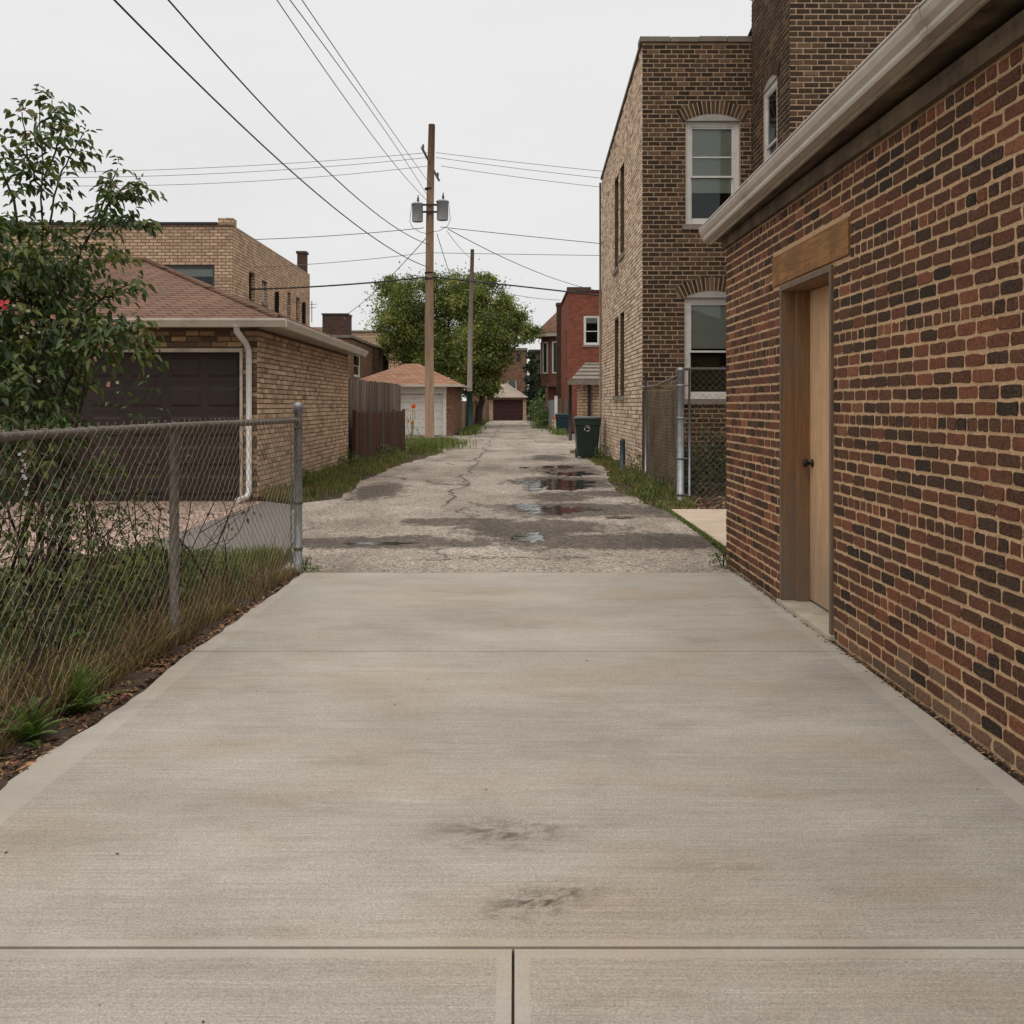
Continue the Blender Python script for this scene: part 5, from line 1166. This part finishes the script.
weed('dry leafy weed at the near corner of the pale brick wall', 2.2, 16.2, .25, 120, .55, .05, [lin(126, 112, 70), lin(92, 96, 54)])
weed('bushy weed at the corner of the tan garage by the alley', -3.4, 18.4, .3, 160, .4, .06)
weed('low green weed along the tan garage wall', -3.4, 14.6, .22, 90, .28, .05)
weed('spreading weed in front of the rusty panel fence', -3.1, 21.8, .3, 140, .4, .06)
weed('shrub against the grey gate far down the alley', 1.7, 52, .5, 260, 1.3, .16, name='shrub')
weed('far shrub beside the dark evergreen', 1.9, 70, .7, 300, 2.4, .2, name='shrub')
iv = weed('dark ivy mound behind the right chain-link fence under the window', 3.1, 14.2, .85, 900, .9, .055, [lin(44, 58, 36), lin(56, 70, 40), lin(38, 50, 32)], name='ivy')
ib = MB()
for _ in range(800):
    u = R.random(); x = 2.6 + u * 2.2; z = R.random() * (.35 + 1.0 * u); sprig(ib, Vector((x, 16.4 - R.random() * .2, z)), Vector((R.gauss(0, 1), -1, R.gauss(0, .6))), 2, .06, [lin(44, 58, 36), lin(62, 74, 40), lin(38, 50, 32)])
ib.build('foliage', M['leaf'], iv)
def orange_plant(label, x, y, h):
    e_ = empty('orange_flower', (x, y, 0), label, 'plant'); s_ = MB(); l_ = MB(); f_ = MB()
    for k in range(7):
        t = Vector((x + R.gauss(0, .12), y + R.gauss(0, .1), h * R.uniform(.5, .92))) if k else Vector((x + .05, y, h)); p = path((x + R.gauss(0, .05), y, 0), t, 5, .02); s_.tube(p, .008, 5, lin(150, 150, 110))
        for q in p[1:]: sprig(l_, q, rv(), 1, .11, [lin(110, 124, 70), lin(150, 140, 90)])
        flower(f_, t, .085 if k == 0 else .045, lin(232, 120, 50) if k < 2 else lin(222, 196, 150), 9)
    flower(f_, Vector((x + .05, y - .03, h)), .06, lin(226, 102, 40), 8)
    s_.build('stem', M['dry_stem'], e_); l_.build('foliage', M['leaf'], e_); f_.build('petals', M['petal'], e_)
orange_plant('tall orange flower beside the wooden pole in front of the white garage door', -3.02, 26.3, 1.32)
orange_plant('orange flower on low weeds beside the teal bin', 1.83, 42.6, .75)

# trees
def tree(name, label, base, clumps, nleaf, lsize, cols, trunk_r, trunk_mat='bark', fork=None, group=None):
    root = empty(name, base, label, 'tree', group); B0 = Vector(base); tr = MB(); mb = MB()
    fk = Vector(fork) if fork else B0 + Vector((0, 0, 2.5))
    tr.tube(path(B0 - UPV * .1, fk, 5, .05), [trunk_r * (1 - .35 * i / 5) for i in range(6)], 10)
    tot = sum(r ** 2 for c, r in clumps)
    for c, r in clumps:
        c = Vector(c); p = path(fk, c, 5, .12, Vector((0, 0, .3))); tr.tube(p, [trunk_r * .5 * (1 - .8 * i / 5) + .01 for i in range(6)], 6)
        for k in range(5):
            e_ = c + rv() * r * .8; tr.tube(path(p[4], e_, 3, .08), [.04, .03, .02, .01], 5)
        sub = [(c + rv() * r * R.uniform(.25, .95), r * R.uniform(.2, .42)) for _ in range(int(30 + r * 10))]
        for sc_, sr in sub:
            cc = R.choice(cols)
            for _ in range(int(nleaf * r * r / tot / len(sub))):
                q = sc_ + Vector((R.gauss(0, 1), R.gauss(0, 1), R.gauss(0, .7))) * sr * (.7 if R.random() < .88 else 1.1)
                a = rv(); b = a.cross(rv()).normalized(); s1 = lsize * R.uniform(.6, 1.3)
                mb.poly([q - a * s1, q - b * s1 * .5, q + a * s1, q + b * s1 * .5], vary(cc, .22))
    mb.build('crown', M['leaf'], root); tr.build('trunk', M[trunk_mat], root)
tc_ = [lin(104, 112, 54), lin(126, 130, 64), lin(90, 100, 48), lin(138, 138, 72), lin(74, 88, 42), lin(96, 106, 50)]
def pc(x, y, Y, rpx): return (px(x, y, Y), rpx / 900 * Y)
tree('broad_tree', 'broad green tree behind the wooden pole, its left and larger half', (-5.4, 58, 0), [pc(405, 300, 58, 28), pc(395, 325, 57, 24), pc(425, 330, 59, 32), pc(450, 300, 58, 28), pc(440, 360, 57, 30), pc(415, 355, 58, 22), pc(460, 345, 58, 28), pc(388, 288, 58, 13), pc(455, 378, 57, 22), pc(430, 283, 58, 13), pc(392, 345, 59, 14)], 62000, .085, tc_, .28, fork=(-4.6, 58, 3.2))
tree('broad_tree', 'broad green tree behind the thin grey pole, reaching over the alley on the right', (-2.35, 55, 0), [pc(480, 310, 56, 30), pc(494, 335, 55, 27), pc(516, 324, 56, 17), pc(478, 350, 55, 30), pc(487, 368, 55, 20), pc(470, 290, 56, 20), pc(529, 334, 55, 11), pc(470, 378, 55, 22), pc(486, 388, 54, 13), pc(505, 303, 56, 12), pc(501, 352, 55, 13), pc(487, 281, 56, 10)], 62000, .083, tc_, .24, fork=(-1.9, 55, 2.6))
tree('evergreen', 'dark narrow evergreen standing right of the maroon garage door', (1.45, 82, 0), [((1.45, 82, z), r) for z, r in ((1.2, .75), (2.4, .7), (3.6, .65), (4.8, .6), (5.9, .45))], 5000, .12, [lin(44, 52, 36), lin(38, 46, 32)], .15, fork=(1.45, 82, 1))
tree('leafy_tree', 'dark green tree in the gap between far house and turret house', (2.6, 84, 0), [((2.6, 84, z), r) for z, r in ((2.6, 1.0), (4, 1.1), (5.3, .8))], 5000, .13, [lin(66, 74, 44), lin(52, 60, 38)], .15, fork=(2.6, 84, 1.4))

# broad-leaved weeds among the grass behind the left fence, and dead stalks
for i, (x, y, r, h, n_, lab) in enumerate([(-2.1, 6.6, .22, .22, 90, 'low leafy weed in the lawn close to the galvanised end post'), (-2.15, 5.6, .2, .5, 130, 'leafy weed climbing the fence just right of the thin line post'), (-2.25, 4.5, .25, .55, 170, 'broad clump of leafy weeds behind the fence left of the line post'), (-2.5, 6.9, .4, .2, 120, 'spreading low weed on the lawn by the grey side pavement'), (-2.7, 3.9, .4, .6, 200, 'dark leafy weed thicket at the left edge behind the fence')]):
    weed(lab, x, y, r, n_, h, .04, dark + [lin(112, 116, 60)])
mb = MB()
for _ in range(260):
    y = R.uniform(2.6, 7.1); x = -1.93 + .066 * (y - 5.05) - abs(R.gauss(0, .1)); a = Vector((x, y, 0)); b = a + Vector((R.gauss(.02, .12), R.gauss(0, .15), R.uniform(.1, .42)))
    mb.tube(path(a, b, 3, .012), [.0022, .0018, .0012, .0008], 4, vary(R.choice([lin(150, 120, 86), lin(110, 84, 62), lin(84, 62, 48)]), .2), False)
tag(mb.build('dry_stalks', M['dry_stem']), 'dead brown stalks poking out along the foot of the left fence', 'grass', kind='stuff')

# dead leaves and small debris
def litter(name, label, samp, n, size, cols, z=.0):
    mb = MB()
    for _ in range(n):
        x, y, zz = samp(); a = R.uniform(0, 6.28); s_ = size * R.uniform(.4, 1.2); d = Vector((math.cos(a), math.sin(a), R.uniform(-.25, .5))); b = Vector((-math.sin(a), math.cos(a), R.uniform(-.3, .3))); q = Vector((x, y, zz + s_ * .2))
        mb.poly([q - d * s_, q - b * s_ * .5 + UPV * s_ * .15, q + d * s_], vary(R.choice(cols), .3)); mb.poly([q - d * s_, q + d * s_, q + b * s_ * .5 + UPV * s_ * .2], mb.c[-1])
    o = mb.build(name, M['litter']); o['kind'] = 'stuff'; return tag(o, label, 'litter')
lc_ = [lin(108, 82, 62), lin(86, 66, 52), lin(130, 102, 76), lin(70, 54, 42), lin(160, 124, 88), lin(104, 70, 54)]
litter('leaf_litter', 'brown dead leaves on the soil strip beside the driveway edge', lambda: (lambda y: (-1.80 + .028 * (y - 5) - abs(R.gauss(0, .09)) + .05, y, .008))(R.uniform(2.4, 7.2)), 3400, .017, lc_)
litter('leaf_litter', 'dark crumbs and dead leaves in the gap along the garage wall', lambda: (lambda y: (gx(y) - abs(R.gauss(0, .018)) - .012, y, .012))(R.uniform(2.2, 7.5)), 2600, .011, lc_ + [lin(60, 50, 42)] * 4)
litter('leaf_litter', 'brown leaves lying behind the right chain-link fence', lambda: (R.uniform(2.0, 4.2), 11.6 + abs(R.gauss(0, .8)), .0), 1500, .035, lc_)
mb = MB()
for _ in range(30):
    y = 1.9 + R.random() ** 1.5 * 5.2; x = R.uniform(-1.6, 1.7); s_ = R.uniform(.002, .0055); q = Vector((x, y, TOP + s_ * .4)); c = R.choice([lin(60, 50, 42), lin(92, 66, 48), lin(48, 42, 38)])
    a = R.uniform(0, 6.28); d = Vector((math.cos(a), math.sin(a), 0)) * s_ * R.uniform(1, 1.8); b = Vector((-math.sin(a), math.cos(a), 0)) * s_; mb.mesh([q - d, q - b, q + d, q + b, q + UPV * s_ * .6], [(0, 1, 4), (1, 2, 4), (2, 3, 4), (3, 0, 4), (3, 2, 1, 0)], c)
o = mb.build('debris', M['litter']); tag(o, 'scattered tiny dark crumbs on the concrete driveway', 'debris', kind='stuff')
